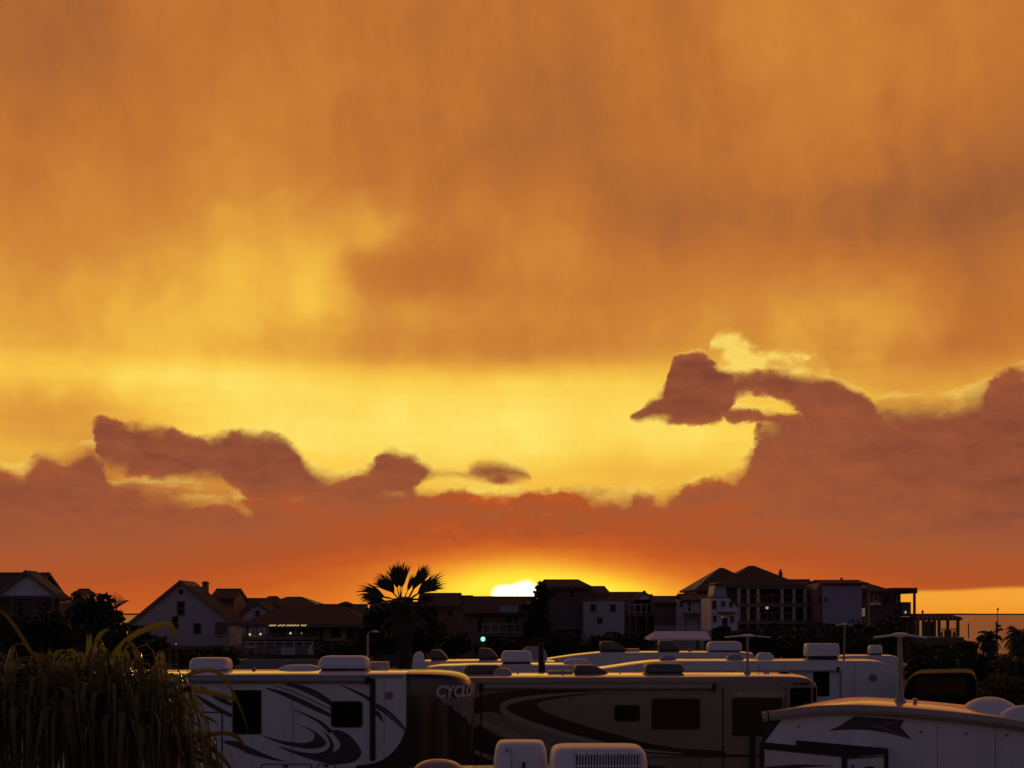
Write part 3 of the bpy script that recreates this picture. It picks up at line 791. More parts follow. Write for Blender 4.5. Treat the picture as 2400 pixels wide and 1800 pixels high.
# -- last house on the point with open corner porch
h = House('porch_house', 'dark house at the point with an open corner porch over the water', 182, 2088)
h.hip(2037, 2092, 1384, 2051, 2064, 1365, 0, 12, M_shing, over=.1)
h.box('wall', 2040, 2113, 1382, None, .4, 11, M_walld)
h.box('porch_roof', 2086, 2144, 1378, 1391, -1.2, 9, M_shing)
h.posts((2138.5,), 1391, None, -.9, .13, M_trimd); h.posts((2139.5,), 1391, None, 8.4, .13, M_trimd)
h.box('porch_wall', 2113.5, 2134, 1411, 1440, -.2, 9, M_walld)
h.box('porch_floor', 2113, 2144, 1440, 1445, -1.2, 9, M_wood)
for i in range(6):
    h.box('baluster', 2135.2, 2138, 1414 + i * 4.2, 1415.2 + i * 4.2, -.95, -.9, M_trimd)
h.box('ledge', 2042, 2060, 1412, 1418, -.9, .38, M_trim)
h.window(2072, 2086, 1398, 1412, .4, framem=M_walld); h.window(2104, 2110, 1396, 1408, .4, framem=M_wallg)
h.window(2050, 2058, 1396, 1407, .4, framem=M_wallg); h.window(2098, 2106, 1428, 1440, .4, framem=M_walld)
h.box('wall_light', 2119.5, 2122.5, 1432.5, 1437.5, -.35, -.205, M_lamp_white)
h.posts((2116, 2128, 2141), 1446, None, .5, .13, M_trimd, 'piling')
h.box('lower_wall', 2113.2, 2148, 1446, None, 1.4, 8.6, M_walld)  # added dark block closing a bright gap where trees stand

# -- covered pier
h = House('covered_pier', 'dark covered pier on pilings beside the point house', 201, 2195, 'pier')
mb = MB()
for i in range(22):
    x0 = h.X(2144 + i * 5); x1 = h.X(2144 + i * 5 + 5)
    zz = h.Z(1441.5) + .05 * (i % 2)
    mb.slab([(x0, h.Y - .5, zz - .35), (x1, h.Y - .5, zz - .35), (x1, h.Y + 5, zz), (x0, h.Y + 5, zz)], .07)
mb.build('roof', M_shing, h.root)
h.box('roof_beam', 2144, 2254, 1449, 1454, -.3, 0, M_trimd)
h.posts((2150, 2163, 2176, 2189, 2200, 2244), 1454, 1492, -.2, .17, M_trimd); h.posts((2200, 2244), 1454, 1492, 4.5, .17, M_trimd)
h.box('screen_wall', 2146, 2154, 1456, 1492, .2, .3, M_trimd); h.box('screen_wall', 2168, 2190, 1456, 1492, .2, .3, M_walld)
h.box('deck_floor', 2080, 2256, 1493, 1515, -.6, 5.2, M_wood)
h.box('railing', 2205, 2243, 1473, 1474.5, -.3, -.2, M_trimd)
for x in range(2208, 2243, 5): h.posts((x,), 1474.5, 1492.5, -.25, .05, M_trimd, 'rail_post')
for i, x in enumerate((2208, 2216, 2221, 2228, 2236)):
    MB().box(h.X(x), h.X(x + 4), h.Y + .3, h.Y + .7, h.Z(1492.9), h.Z(1482 - 5 * (i % 2))).build('deck_chair', M_walld, h.root)
for x in (2090, 2112, 2134, 2158, 2182, 2206, 2230, 2252): h.posts((x,), 1515.2, None, 1.0, .18, M_trimd, 'piling')
MB().tube([(h.X(2172), h.Y + 2, h.Z(1441)), (h.X(2172), h.Y + 2, h.Z(1431))], [.09, .16], 8).build('vent_cowl', M_trimd, h.root)

# ======================================================================
#  recreational vehicles
# ======================================================================
class RV:
    """Side-on vehicle; near side in the plane y = Yn, width w behind it."""
    def __init__(s, name, label, cat, Yn, cx, w=2.5):
        s.Y = Yn; s.w = w
        s.root = thing(name, label, cat, (PX(cx, Yn), Yn + w / 2, 0), 'campers parked in rows')
        s.layer = 0
    def X(s, x): return PX(x, s.Y)
    def Z(s, y): return PZ(y, s.Y)
    def body(s, tops, zb=.75, r=.035, crown=.035, mats=(M_white, M_roof_rv), plan=None, name='body'):
        """loft along the length: tops = photo points of the near roof edge; plan(x)->half width"""
        sm = tops
        rows = []; yc_ = s.Y + s.w / 2
        for x, y in sm:
            X, zt = s.X(x), s.Z(y)
            hw = s.w / 2 if plan is None else plan(X)
            row = [(X, yc_ - hw, zb)]
            row += [(X, yc_ - hw, zb + (zt - r - zb) * k) for k in (.35, .7)]
            rr = min(r, hw * .5)
            for k in range(5):
                a = R(90) * k / 4
                row.append((X, yc_ - hw + rr * (1 - math.cos(a)), zt - rr + rr * math.sin(a)))
            for k in (-.5, 0, .5):
                row.append((X, yc_ + k * (hw - rr) * 1.2, zt + crown * (1 - (k * 1.2) ** 2)))
            for k in range(5):
                a = R(90) * (1 - k / 4)
                row.append((X, yc_ + hw - rr * (1 - math.cos(a)), zt - rr + rr * math.sin(a)))
            row += [(X, yc_ + hw, zb + (zt - r - zb) * k) for k in (.7, .35)] + [(X, yc_ + hw, zb)]
            rows.append(row)
        mb = MB(); mb.rings(rows)
        o = mb.build(name, mats[0], s.root, smooth=True)
        if mats[1]:
            o.data.materials.append(mats[1])
            for p in o.data.polygons:
                if p.normal.z > .8: p.material_index = 1
        return o
    def panel(s, name, pts, material, d=0.0, th=.012, parent=None, smooth_k=0, closed=True):
        """flat piece on the near side from photo points"""
        if smooth_k: pts = spline(pts, smooth_k, True)
        y1 = s.Y - d
        return MB().prism([(s.X(x), s.Z(y)) for x, y in pts], y1 - th, y1).build(name, material, parent or s.root)
    def stroke(s, name, pts, material, d=.004, th=.006, k=6):
        """tapered ribbon: (x, y, width) photo points"""
        q = spline(pts, k); up, dn = [], []
        for i, (x, y, w) in enumerate(q):
            a, b = q[max(0, i - 1)], q[min(len(q) - 1, i + 1)]
            dx, dy = b[0] - a[0], b[1] - a[1]; L = math.hypot(dx, dy) or 1
            nx, ny = -dy / L, dx / L
            up.append((x + nx * w / 2, y + ny * w / 2)); dn.append((x - nx * w / 2, y - ny * w / 2))
        mb = MB(); n = len(q); Yf, Yb = s.Y - d - th, s.Y - d
        vs = [(s.X(p[0]), Yf, s.Z(p[1])) for p in up] + [(s.X(p[0]), Yf, s.Z(p[1])) for p in dn] + \
             [(s.X(p[0]), Yb, s.Z(p[1])) for p in up] + [(s.X(p[0]), Yb, s.Z(p[1])) for p in dn]
        fs = []
        for i in range(n - 1):
            fs += [(i, i + 1, n + i + 1, n + i), (i, 2 * n + i, 2 * n + i + 1, i + 1), (n + i, n + i + 1, 3 * n + i + 1, 3 * n + i)]
        mb.add(vs, fs)
        return mb.build(name, material, s.root)
    def rrect(s, x0, x1, y0, y1, r=6):
        out = []
        for cx, cy, a0 in ((x1 - r, y0 + r, 270), (x1 - r, y1 - r, 0), (x0 + r, y1 - r, 90), (x0 + r, y0 + r, 180)):
            for k in range(5):
                a = R(a0 + 90 * k / 4); out.append((cx + r * math.cos(a), cy + r * math.sin(a)))
        return out
    def window(s, x0, x1, y0, y1, r=6, d=.0):
        fr = s.panel('window', s.rrect(x0, x1, y0, y1, r), M_blackm, d, .02)
        i = max(1.6, .05 * (x1 - x0))
        s.panel('pane', s.rrect(x0 + i, x1 - i, y0 + i, y1 - i, max(1, r - i * .6)), M_glass, d + .021, .006, fr)
        return fr
    def slab_ring(s, cx, cy, L, W, rc, n=4):
        pts = []
        for sx, sy, a0 in ((1, 1, 0), (-1, 1, 90), (-1, -1, 180), (1, -1, 270)):
            for k in range(n + 1):
                a = R(a0 + 90 * k / n)
                pts.append((cx + sx * (L / 2 - rc) + rc * math.cos(a), cy + sy * (W / 2 - rc) + rc * math.sin(a)))
        return pts
    def lump(s, name, x0, x1, yt, yb, dep, W, material, prof, rc=.12, parent=None, skew=0.0, smooth=True):
        """rounded roof-top housing between photo rows yt (top) and yb (foot), dep metres behind the near side"""
        k_ = (s.Y + dep) / s.Y          # the piece stands further off than the near side
        L = (s.X(x1) - s.X(x0)) * k_; cx = (s.X(x0) + s.X(x1)) / 2 * k_; cy = s.Y + dep
        zt, zb = PZ(yt, cy), PZ(yb, cy)
        rows = []
        for f, sc, sw in prof:
            dx = skew * f * L
            rows.append([(x, y, zb + (zt - zb) * f) for x, y in s.slab_ring(cx + dx, cy, L * sc, W * sw, min(rc, L * sc * .3, W * sw * .3))])
        mb = MB(); mb.rings(rows)
        return mb.build(name, material, parent or s.root, smooth=smooth)
    def aircon(s, x0, x1, yt, yb, dep=1.1, W=.75, material=None, kind='round', foot=.30):
        """rooftop air conditioner: shroud over a dark pan on a gasket"""
        ys = yb - (yb - yt) * foot
        if kind == 'wedge':
            w_ = x1 - x0; k_ = (s.Y + dep) / s.Y; yy = s.Y + dep
            P2 = [(x0 + .02 * w_, ys), (x0, ys - (ys - yt) * .55), (x0 + .05 * w_, yt + .6), (x0 + .12 * w_, yt), (x0 + .5 * w_, yt), (x0 + .62 * w_, yt + (ys - yt) * .12), (x0 + .85 * w_, yt + (ys - yt) * .55), (x0 + w_, ys)]
            o = MB().prism([(PX(a, yy), PZ(b, yy)) for a, b in P2], yy - W / 2, yy + W / 2).build('air_conditioner', material or M_darkp, s.root, .03, 2, True)
            s.lump('gasket', x0 + 1, x1 - 1, ys + .3, yb + 6, dep, W * .9, M_blackm, ((0, 1, 1), (1, .98, .98)), .05, o)
            return o
        P_ = ((0, .99, .99), (.1, 1, 1), (.7, .99, .98), (.9, .965, .94), (1, .92, .86)) if kind == 'box' else ((0, .93, .95), (.12, 1, 1), (.55, .985, .98), (.8, .93, .92), (.94, .84, .8), (1, .72, .62))
        o = s.lump('air_conditioner', x0, x1, yt, ys, dep, W, material or M_plastic, P_, .13)
        i = (x1 - x0) * .06
        s.lump('base_pan', x0 + i, x1 - i, ys + .2, yb - (yb - yt) * .12, dep, W * .86, M_blackm, ((0, 1, 1), (1, 1, 1)), .06, o)
        s.lump('gasket', x0 + i * .5, x1 - i * .5, yb - (yb - yt) * .12 + .1, yb + 6, dep, W * .92, M_roof_rv, ((0, 1.02, 1.02), (1, .98, .98)), .05, o)
        return o
    def vent(s, x0, x1, yt, yb, dep=1.2, W=.4, material=None, name='roof_vent', prof=None):
        return s.lump(name, x0, x1, yt, yb + 5, dep, W, material or M_plastic, prof or ((0, 1, 1), (.45, 1, 1), (.75, .9, .9), (1, .55, .55)), .06)
    def dome(s, x0, x1, yt, yb, dep=1.2, W=.5, material=None, name='satellite_dome'):
        P_ = [(0, 1, 1)] + [(math.sin(R(a)), math.cos(R(a)), math.cos(R(a))) for a in (15, 30, 45, 60, 75, 85)]
        return s.lump(name, x0, x1, yt, yb + 3, dep, W, material or M_plastic, P_, .5)
    def antenna(s, x, y_top, y_foot, half, dep=1.2, r=.025, lean=0.0, wing=True, thick=.03):
        """folding TV antenna: swivel foot, mast, head and two flat wings"""
        Y = s.Y + dep; X0, X1 = PX(x, Y), PX(x + lean, Y); zt, zf = PZ(y_top, Y), PZ(y_foot, Y)
        mb = MB(); mb.tube([(X0, Y, zf - .06), (X0, Y, zf), (X1, Y, zt - .02)], [r * 1.1, r * 1.25, r * .8], 8)
        o = mb.build('antenna_mast', M_greyp, s.root, smooth=True)
        fo = MB(); fo.rings([[(X0 + q * math.cos(R(a * 45)), Y + q * math.sin(R(a * 45)), zf + z_) for a in range(8)] for z_, q in ((-.08, r * 3.2), (0, r * 3.2), (.06, r * 2.3), (.12, r * 1.4))])
        fo.build('swivel_foot', M_greyp, o, smooth=True)
        hp = half / F * Y
        hd = MB(); hd.rings([[(X1 + q * math.cos(R(a * 45)), Y + .7 * q * math.sin(R(a * 45)), zt + z_) for a in range(8)] for z_, q in ((-.03, hp * .16), (-.01, hp * .32), (.02, hp * .3), (.035, hp * .12))])
        hd.build('antenna_head', M_plastic, o, smooth=True)
        if wing:
            for sg in (-1, 1):
                wg = MB(); L0, L1 = hp * .28, hp
                wg.slab([(X1 + sg * L0, Y - .09, zt + .012), (X1 + sg * L1, Y - .05, zt - .02), (X1 + sg * L1, Y + .05, zt - .02), (X1 + sg * L0, Y + .09, zt + .012)], thick)
                wg.build('antenna_wing', M_plastic, o)
        return o
    def wheels(s, xs, r=.36):
        for x in xs:
            cx = s.X(x)
            for yy in (s.Y + .14, s.Y + s.w - .14):
                mb = MB(); prof = ((-.12, r * .72), (-.12, r * .93), (-.09, r), (.09, r), (.12, r * .93), (.12, r * .72))
                mb.rings([[(cx + q * math.cos(R(a * 20)), yy + dy, r + q * math.sin(R(a * 20))) for a in range(18)] for dy, q in prof])
                w = mb.build('wheel', M_rubber, s.root, smooth=True)
                rm = MB(); rm.rings([[(cx + q * math.cos(R(a * 20)), yy + dy, r + q * math.sin(R(a * 20))) for a in range(18)] for dy, q in ((-.10, r * .70), (-.13, r * .68), (-.125, r * .2))])
                rm.build('rim', M_alu, w, smooth=True)
    def awning(s, x0, x1, y, r=.075, d=.08, material=None, y2=None):
        y2 = y if y2 is None else y2
        z0, z1 = s.Z(y), s.Z(y2)
        mb = MB(); mb.tube([(s.X(x0), s.Y - d, z0), (s.X(x1), s.Y - d, z1)], r, 12)
        o = mb.build('awning_roll', material or M_greyp, s.root, smooth=True)
        for x, z in ((x0, z0), (x1, z1)):
            MB().box(s.X(x) - .045, s.X(x) + .045, s.Y - d - r - .015, s.Y - .002, z - r - .02, z + r + .02).build('awning_bracket', M_blackm, o)
        return o

def raised(rv, kids, off=.75, name='jack'):
    for x in kids:
        MB().box(rv.X(x) - .05, rv.X(x) + .05, rv.Y + .3, rv.Y + .4, 0, off + .02).build(name, M_blackm, rv.root)

# ------------------------------------------------------------ front cap toy hauler
rv = RV('fifth_wheel_trailer', 'white fifth wheel trailer with black lettered front cap and dark swooshes', 'trailer', 32.3, 500)
XN0, XN1 = rv.X(985), rv.X(1107)
def plan_c(X):
    if X <= XN0: return 1.25
    u = min(1.0, (X - XN0) / (XN1 - XN0))
    return .22 + 1.03 * (1 - u ** 2.3) ** (1 / 2.3)
rv.body([(-250, 1582), (0, 1582), (300, 1581), (600, 1580), (880, 1579), (952, 1579)], 1.0, .03, .05)
cap_top = [(952.5, 1578.6), (985, 1579), (1010, 1579.6), (1035, 1581), (1055, 1583), (1072, 1586.5), (1085, 1591), (1094, 1597), (1100, 1604), (1104, 1613), (1106.4, 1624), (1107, 1636)]
rv.body(cap_top, 1.55, .13, .05, (M_capblack, M_capblack), plan_c, 'front_cap')
# side skirt of the cap sweeping back below the white wall
rv.panel('cap_skirt', [(953, 1584)] + spline([(957, 1600), (959, 1640), (955, 1690), (944, 1728), (925, 1758), (898, 1780), (868, 1790), (835, 1794)], 4) + [(835, 1840), (960, 1840), (960, 1584)], M_capblack, .001, .012)
rv.panel('hull_lower', [(600, 1800), (960, 1800), (960, 1850), (600, 1850)], M_graph, .0005, .004)
for x in (-60, 20, 100): pass
for x_ in (340, 430, 686, 900):
    rv.panel('panel_seam', [(x_, 1588), (x_ + 1, 1588), (x_ + 1, 1788), (x_, 1788)], M_graph2, .0015, .004)
rv.wheels((60, 130, 200), .38)
raised(rv, (300, 830), 1.0)
rv.window(776, 850, 1643, 1705, 9)
rv.window(545, 613, 1617, 1721, 3)
rv.window(150, 230, 1640, 1700, 8)
rv.panel('slide_seal', [(867, 1590), (880, 1590), (880, 1780), (876, 1784), (871, 1784), (867, 1780)], M_blackm, .001, .03)
rv.panel('emblem', rv.rrect(903, 921, 1622, 1639, 3), M_graph2, .003, .006)
G = M_graph
rv.stroke('swoosh', [(624, 1613, 3), (660, 1624, 9), (697, 1640, 12), (740, 1660, 11), (777, 1678, 8)], G)
rv.stroke('swoosh', [(668, 1604, 4), (697, 1609, 10), (740, 1626, 15), (778, 1650, 10)], G)
rv.stroke('swoosh', [(640, 1607, 1.5), (690, 1622, 3), (778, 1664, 3)], M_graph2)
rv.stroke('swoosh', [(686, 1661, 1), (720, 1676, 4), (752, 1694, 7), (776, 1716, 10)], G)
rv.stroke('swoosh', [(798, 1605, 2), (840, 1624, 6), (868, 1640, 9)], G)
rv.stroke('swoosh', [(880, 1652, 10), (905, 1668, 12), (930, 1690, 10), (953, 1714, 5)], G)
rv.stroke('swoosh', [(880, 1668, 10), (890, 1678, 9), (897, 1692, 2)], G)
rv.stroke('swoosh', [(888, 1654, 1), (920, 1682, 4), (950, 1711, 2)], M_graph2, .011)
rv.panel('swoosh', [(612, 1723), (640, 1731), (668, 1737), (700, 1741), (722, 1740), (734, 1734), (737, 1725), (731, 1714), (704, 1700), (722, 1706), (742, 1717), (760, 1733), (764, 1744), (752, 1752), (728, 1755), (700, 1752), (656, 1742)], G, .003, .005, None, 4)
rv.panel('swoosh', [(754, 1710), (764, 1722), (772, 1738), (772, 1750), (757, 1762), (730, 1765), (694, 1760), (650, 1748), (700, 1770), (760, 1788), (800, 1791), (832, 1784), (846, 1768), (842, 1750), (820, 1724), (794, 1711), (778, 1714), (790, 1730), (798, 1745), (792, 1757), (780, 1762), (783, 1748), (774, 1728)], G, .003, .005, None, 4)
rv.stroke('swoosh', [(520, 1738, 3), (553, 1744, 14), (590, 1761, 14), (640, 1778, 6), (670, 1784, 1)], G)
rv.stroke('swoosh', [(455, 1625, 2), (490, 1650, 10), (543, 1678, 9)], G)
rv.stroke('swoosh', [(470, 1612, 8), (520, 1640, 12), (543, 1652, 6)], G)
def frame(rv, name, x0, x1, y0, y1, w=2.2):
    for a, b, c, d in ((x0, x1, y0, y0 + w), (x0, x1, y1 - w, y1), (x0, x0 + w, y0 + w, y1 - w), (x1 - w, x1, y0 + w, y1 - w)):
        pass
    o = rv.panel(name, rv.rrect(x0, x1, y0, y1, 5), M_blackm, .001, .014)
    rv.panel('door_skin', rv.rrect(x0 + w, x1 - w, y0 + w, y1 - w, 4), M_white, .016, .004, o)
    return o
frame(rv, 'baggage_door', 612, 731, 1790, 1830); frame(rv, 'baggage_door', 744, 786, 1790, 1830)
frame(rv, 'entry_door', 452, 522, 1668, 1860, 3)
rv.awning(430, 862, 1594, .055, .07); rv.panel('gutter_rail', [(-250, 1584), (945, 1583), (945, 1587), (-250, 1588)], M_greyp, .001, .03)
rv.aircon(449, 541, 1541, 1581, 1.25, .78); rv.aircon(750, 866, 1537, 1578, 1.25, .8)
rv.vent(590, 600, 1564, 1580, 1.0, .12, M_greyp, 'vent_cap'); rv.vent(655, 752, 1558, 1573, 1.4, .55)
rv.vent(868, 912, 1551, 1566, 2.0, .4, M_alu, 'solar_panel', ((0, 1, 1), (1, .98, .98)))
for x_ in range(-200, 940, 95):
    rv.panel('marker_light', [(x_, 1585.2), (x_ + 5, 1585.2), (x_ + 5, 1587.4), (x_, 1587.4)], M_brick, .032, .012)
rv.panel('door_latch', rv.rrect(664, 676, 1793, 1798, 1.5), M_blackm, .021, .012); rv.panel('door_latch', rv.rrect(760, 770, 1793, 1798, 1.5), M_blackm, .021, .012)
rv.panel('outlet_cover', rv.rrect(893, 905, 1752, 1764, 2), M_plastic, .001, .02)
for x_, dd in ((575, 1.0), (635, 1.7), (700, .8), (880, 1.4)):
    rv.vent(x_, x_ + 7, 1571, 1580, dd, .09, M_plastic, 'vent_cap')
MB().tube([(rv.X(560), rv.Y + .5, rv.Z(1579.4)), (rv.X(640), rv.Y + .62, rv.Z(1578.8)), (rv.X(720), rv.Y + .55, rv.Z(1579))], .012, 5).build('roof_cable', M_blackm, rv.root)
# lettering wrapped round the nose
def wrap(X0, s_, z, off):
    """point on the cap's plan outline at arc length s_ from X0"""
    yc_ = rv.Y + 1.25; x = X0; acc = 0; step = .01; px_, py_ = x, yc_ - plan_c(x)
    while acc < s_ and x < XN1 - 1e-4:
        x2 = min(XN1, x + step * .25); y2 = yc_ - plan_c(x2)
        acc += math.hypot(x2 - px_, y2 - py_); x, px_, py_ = x2, x2, y2
    e = 1e-3; ta = Vector((e, -(plan_c(min(XN1 - 1e-5, x + e)) - plan_c(x)), 0)).normalized()
    nrm = Vector((ta.y, -ta.x, 0))
    if acc < s_: py_ += (s_ - acc)
    return Vector((px_, py_, z)) + nrm * off
def wrap_mesh(me, name, material, X0, off, th=.01):
    bm = bmesh.new(); bm.from_mesh(me)
    bmesh.ops.triangulate(bm, faces=bm.faces)
    for _ in range(4):
        es = [e for e in bm.edges if e.calc_length() > .06]
        if not es: break
        bmesh.ops.subdivide_edges(bm, edges=es, cuts=1)
        bmesh.ops.triangulate(bm, faces=bm.faces)
    for v in bm.verts: v.co = wrap(X0, v.co.x, v.co.z, off + v.co.y)
    bmesh.ops.recalc_face_normals(bm, faces=bm.faces)
    mb = MB(); bm.verts.index_update(); mb.add([v.co[:] for v in bm.verts], [tuple(v.index for v in f.verts) for f in bm.faces]); bm.free()
    return mb.build(name, material, rv.root, fix=False)
fc = bpy.data.curves.new('lettering', 'FONT'); fc.body = 'CYCLONE'; fc.size = .34; fc.extrude = .006; fc.shear = .12; fc.offset = .012; fc.resolution_u = 3
fo_ = bpy.data.objects.new('lettering_source', fc); COL.objects.link(fo_)
bpy.context.view_layer.update()
tm = bpy.data.meshes.new_from_object(fo_.evaluated_get(bpy.context.evaluated_depsgraph_get()))
bpy.data.objects.remove(fo_)
zt_ = rv.Z(1634.5)
for v in tm.vertices:
    x, y, z = v.co; v.co = (x * .86, z + .006, zt_ + y)
wrap_mesh(tm, 'lettering', M_letter, rv.X(1020), .008)
# storm emblem under the lettering
pp = spline([(.10, 1637), (.5, 1636.5), (1.0, 1636), (1.45, 1637), (1.42, 1660), (1.30, 1672), (1.16, 1676), (1.05, 1692), (.92, 1702), (.80, 1696), (.74, 1684), (.62, 1682), (.55, 1672), (.42, 1668), (.36, 1656), (.22, 1652)], 3, True)
me = bpy.data.meshes.new('emblem'); me.from_pydata([(x, 0, rv.Z(y)) for x, y in pp], [], [tuple(range(len(pp)))])
wrap_mesh(me, 'storm_emblem', M_graph2, rv.X(1020), .010)
pp = spline([(.60, 1652), (.95, 1642), (1.32, 1646), (1.3, 1662), (1.0, 1678), (.78, 1676), (1.05, 1666), (1.15, 1655), (.95, 1650)], 3, True)
me = bpy.data.meshes.new('emblem'); me.from_pydata([(x, 0, rv.Z(y)) for x, y in pp], [], [tuple(range(len(pp)))])
wrap_mesh(me, 'storm_emblem', M_tanside, rv.X(1020), .016)

# ------------------------------------------------------------ brown motorhome
rv = RV('motorhome', 'brown motorhome with nested swirl stripes and dark windscreen', 'motorhome', 36.0, 1480)
XE0, XE1 = rv.X(1828), rv.X(1926)
def plan_e(X):
    if X <= XE0: return 1.25
    u = min(1.0, (X - XE0) / (XE1 - XE0))
    return .62 + .63 * (1 - u ** 2.6) ** (1 / 2.6)
rv.body([(1020, 1588), (1300, 1587), (1600, 1586), (1800, 1585), (1850, 1585.5), (1876, 1587), (1895, 1590), (1909, 1596), (1918, 1604), (1923, 1614), (1926, 1630), (1927, 1660)], .55, .06, .05, (M_tanside, M_roof_rv), plan_e)
rv.wheels((1180, 1690), .48)
rv.window(1440, 1500, 1652, 1691, 8); rv.window(1527, 1641, 1637, 1710, 7); rv.window(1716, 1834, 1636, 1725, 6)
# wrap-round windscreen
def scr(X, z, off): 
    yc_ = rv.Y + 1.25; e = 1e-3
    ta = Vector((e, -(plan_e(X + e) - plan_e(X)), 0)).normalized(); nrm = Vector((ta.y, -ta.x, 0))
    return Vector((X, yc_ - plan_e(X), z)) + nrm * off
mb = MB(); rowsw = []
for i in range(9):
    X = rv.X(1852 + (1903 - 1852) * i / 8)
    rowsw.append([scr(X, rv.Z(1612), .012), scr(X, rv.Z(1612), .004), scr(X, rv.Z(1690), .004), scr(X, rv.Z(1690), .012)])
mb.rings(rowsw); mb.build('windscreen', M_glass, rv.root)
mb = MB(); rowsw = []
for i in range(5):
    X = rv.X(1910 + (1917 - 1910) * i / 4)
    rowsw.append([scr(X, rv.Z(1612), .012), scr(X, rv.Z(1612), .004), scr(X, rv.Z(1690), .004), scr(X, rv.Z(1690), .012)])
mb.rings(rowsw); mb.build('windscreen', M_glass, rv.root)
for x in (1865, 1880, 1892): 
    p = scr(rv.X(x), rv.Z(1602), .02); MB().box(p.x - .05, p.x + .05, p.y - .03, p.y + .03, p.z - .02, p.z + .02).build('marker_light', M_blackm, rv.root)
DB, TL = M_darkbrown, M_tanlite
rv.panel('swirl_field', [(1112, 1640), (1150, 1626), (1230, 1618), (1330, 1617), (1420, 1622), (1340, 1632), (1270, 1644), (1262, 1656), (1290, 1674), (1360, 1698), (1440, 1720), (1520, 1742), (1600, 1754), (1690, 1760), (1690, 1772), (1560, 1768), (1430, 1752), (1320, 1728), (1220, 1690), (1150, 1668), (1112, 1672)], DB, .001, .004, None, 4)
rv.stroke('swirl', [(1440, 1621, 2), (1330, 1626, 5), (1230, 1637, 9), (1184, 1650, 13), (1180, 1664, 15), (1205, 1682, 15), (1270, 1706, 14), (1370, 1734, 11), (1480, 1754, 7), (1600, 1766, 2)], TL)
rv.stroke('swirl', [(1112, 1686, 14), (1150, 1702, 16), (1220, 1732, 17), (1310, 1758, 14), (1420, 1778, 9), (1560, 1790, 3)], TL)
rv.panel('swirl_field', [(1112, 1706), (1160, 1722), (1240, 1756), (1330, 1780), (1450, 1794), (1560, 1798), (1560, 1830), (1112, 1830)], DB, .001, .004, None, 3)
rv.stroke('swirl', [(1112, 1762, 10), (1150, 1776, 10), (1200, 1788, 9), (1300, 1800, 5)], TL, .006)
rv.stroke('swirl', [(1570, 1768, 3), (1650, 1770, 6), (1760, 1772, 6), (1850, 1778, 3)], DB)
rv.panel('slide_seam', [(1126, 1615), (1129, 1615), (1129, 1830), (1126, 1830)], M_blackm, .005, .012)
rv.panel('slide_seam', [(1693, 1612), (1696, 1612), (1696, 1830), (1693, 1830)], M_blackm, .005, .012)
rv.panel('slide_seam', [(1840, 1612), (1842, 1612), (1842, 1760), (1840, 1760)], M_blackm, .005, .012)
for x_ in (1230, 1330, 1415, 1520, 1640):
    rv.panel('bay_seam', [(x_, 1775), (x_ + 1.2, 1775), (x_ + 1.2, 1830), (x_, 1830)], M_blackm, .008, .005)
rv.panel('bay_seam', [(1130, 1774), (1690, 1774), (1690, 1775.2), (1130, 1775.2)], M_blackm, .012, .005)
for x_ in range(1140, 1830, 85):
    rv.panel('marker_light', [(x_, 1601.5), (x_ + 4.5, 1601.5), (x_ + 4.5, 1603.5), (x_, 1603.5)], M_brick, .002, .014)
for x_, dd in ((1210, 1.0), (1240, 1.6), (1450, .9), (1480, 1.5), (1640, 1.2), (1690, 1.7)):
    rv.vent(x_, x_ + 7, 1577, 1585, dd, .1, M_plastic, 'vent_cap')
rv.panel('window_visor', [(1716, 1622), (1840, 1620), (1840, 1634), (1716, 1634)], M_tanlite, .002, .03)
rv.panel('visor_light', [(1727, 1625), (1738, 1625), (1738, 1629), (1727, 1629)], M_white, .033, .01)
rv.awning(1128, 1672, 1610, .06, .08, M_tanlite); rv.panel('gutter_rail', [(1110, 1589), (1700, 1588), (1700, 1598), (1110, 1599)], M_tanlite, .001, .03)
rv.aircon(1086, 1178, 1558, 1590, 1.3, .75, M_darkp); rv.vent(1156, 1200, 1566, 1586, .9, .45, M_tanlite)
rv.aircon(1345, 1425, 1558, 1586, 1.3, .7, kind='wedge'); rv.aircon(1508, 1602, 1554, 1584, 1.2, .8, M_darkp)
rv.vent(1284, 1342, 1572, 1583, 1.3, .6, M_greyp, 'solar_panel', ((0, 1, 1), (1, 1, 1)))
rv.vent(1316, 1322, 1570, 1584, .9, .1, M_greyp, 'vent_cap'); rv.vent(1786, 1806, 1575, 1583, .8, .2, M_greyp, 'vent_cap'); rv.vent(1822, 1850, 1573, 1584, 1.0, .3, M_blackm, 'air_horn')
rv.antenna(1752, 1490, 1578, 54, .8, .028)
MB().tube([(rv.X(1797), rv.Y + 1.2, rv.Z(1583)), (rv.X(1797), rv.Y + 1.2, rv.Z(1560))], .008, 5).build('whip_aerial', M_blackm, rv.root)
# tall mirror arm and pole beside the cab
mi = rv.panel('mirror_arm', [(1757, 1725), (1769, 1725), (1766, 1850), (1757, 1850)], M_blackm, .05, .05)

# ------------------------------------------------------------ white trailer at the right
rv = RV('front_right_trailer', 'white trailer with rolled roof edge and arrow graphic at lower right', 'trailer', 21.8, 2030)
rv.root.rotation_euler.z = R(-11.5); rv.root.location.x += .20
tops = spline([(1806, 1696), (1850, 1688), (1920, 1672), (2000, 1658), (2060, 1657), (2130, 1661), (2220, 1668), (2310, 1677), (2400, 1690), (2520, 1712), (2700, 1740)], 2)
XC0 = rv.X(1806)
rv.body(tops, .8, .03, .06)
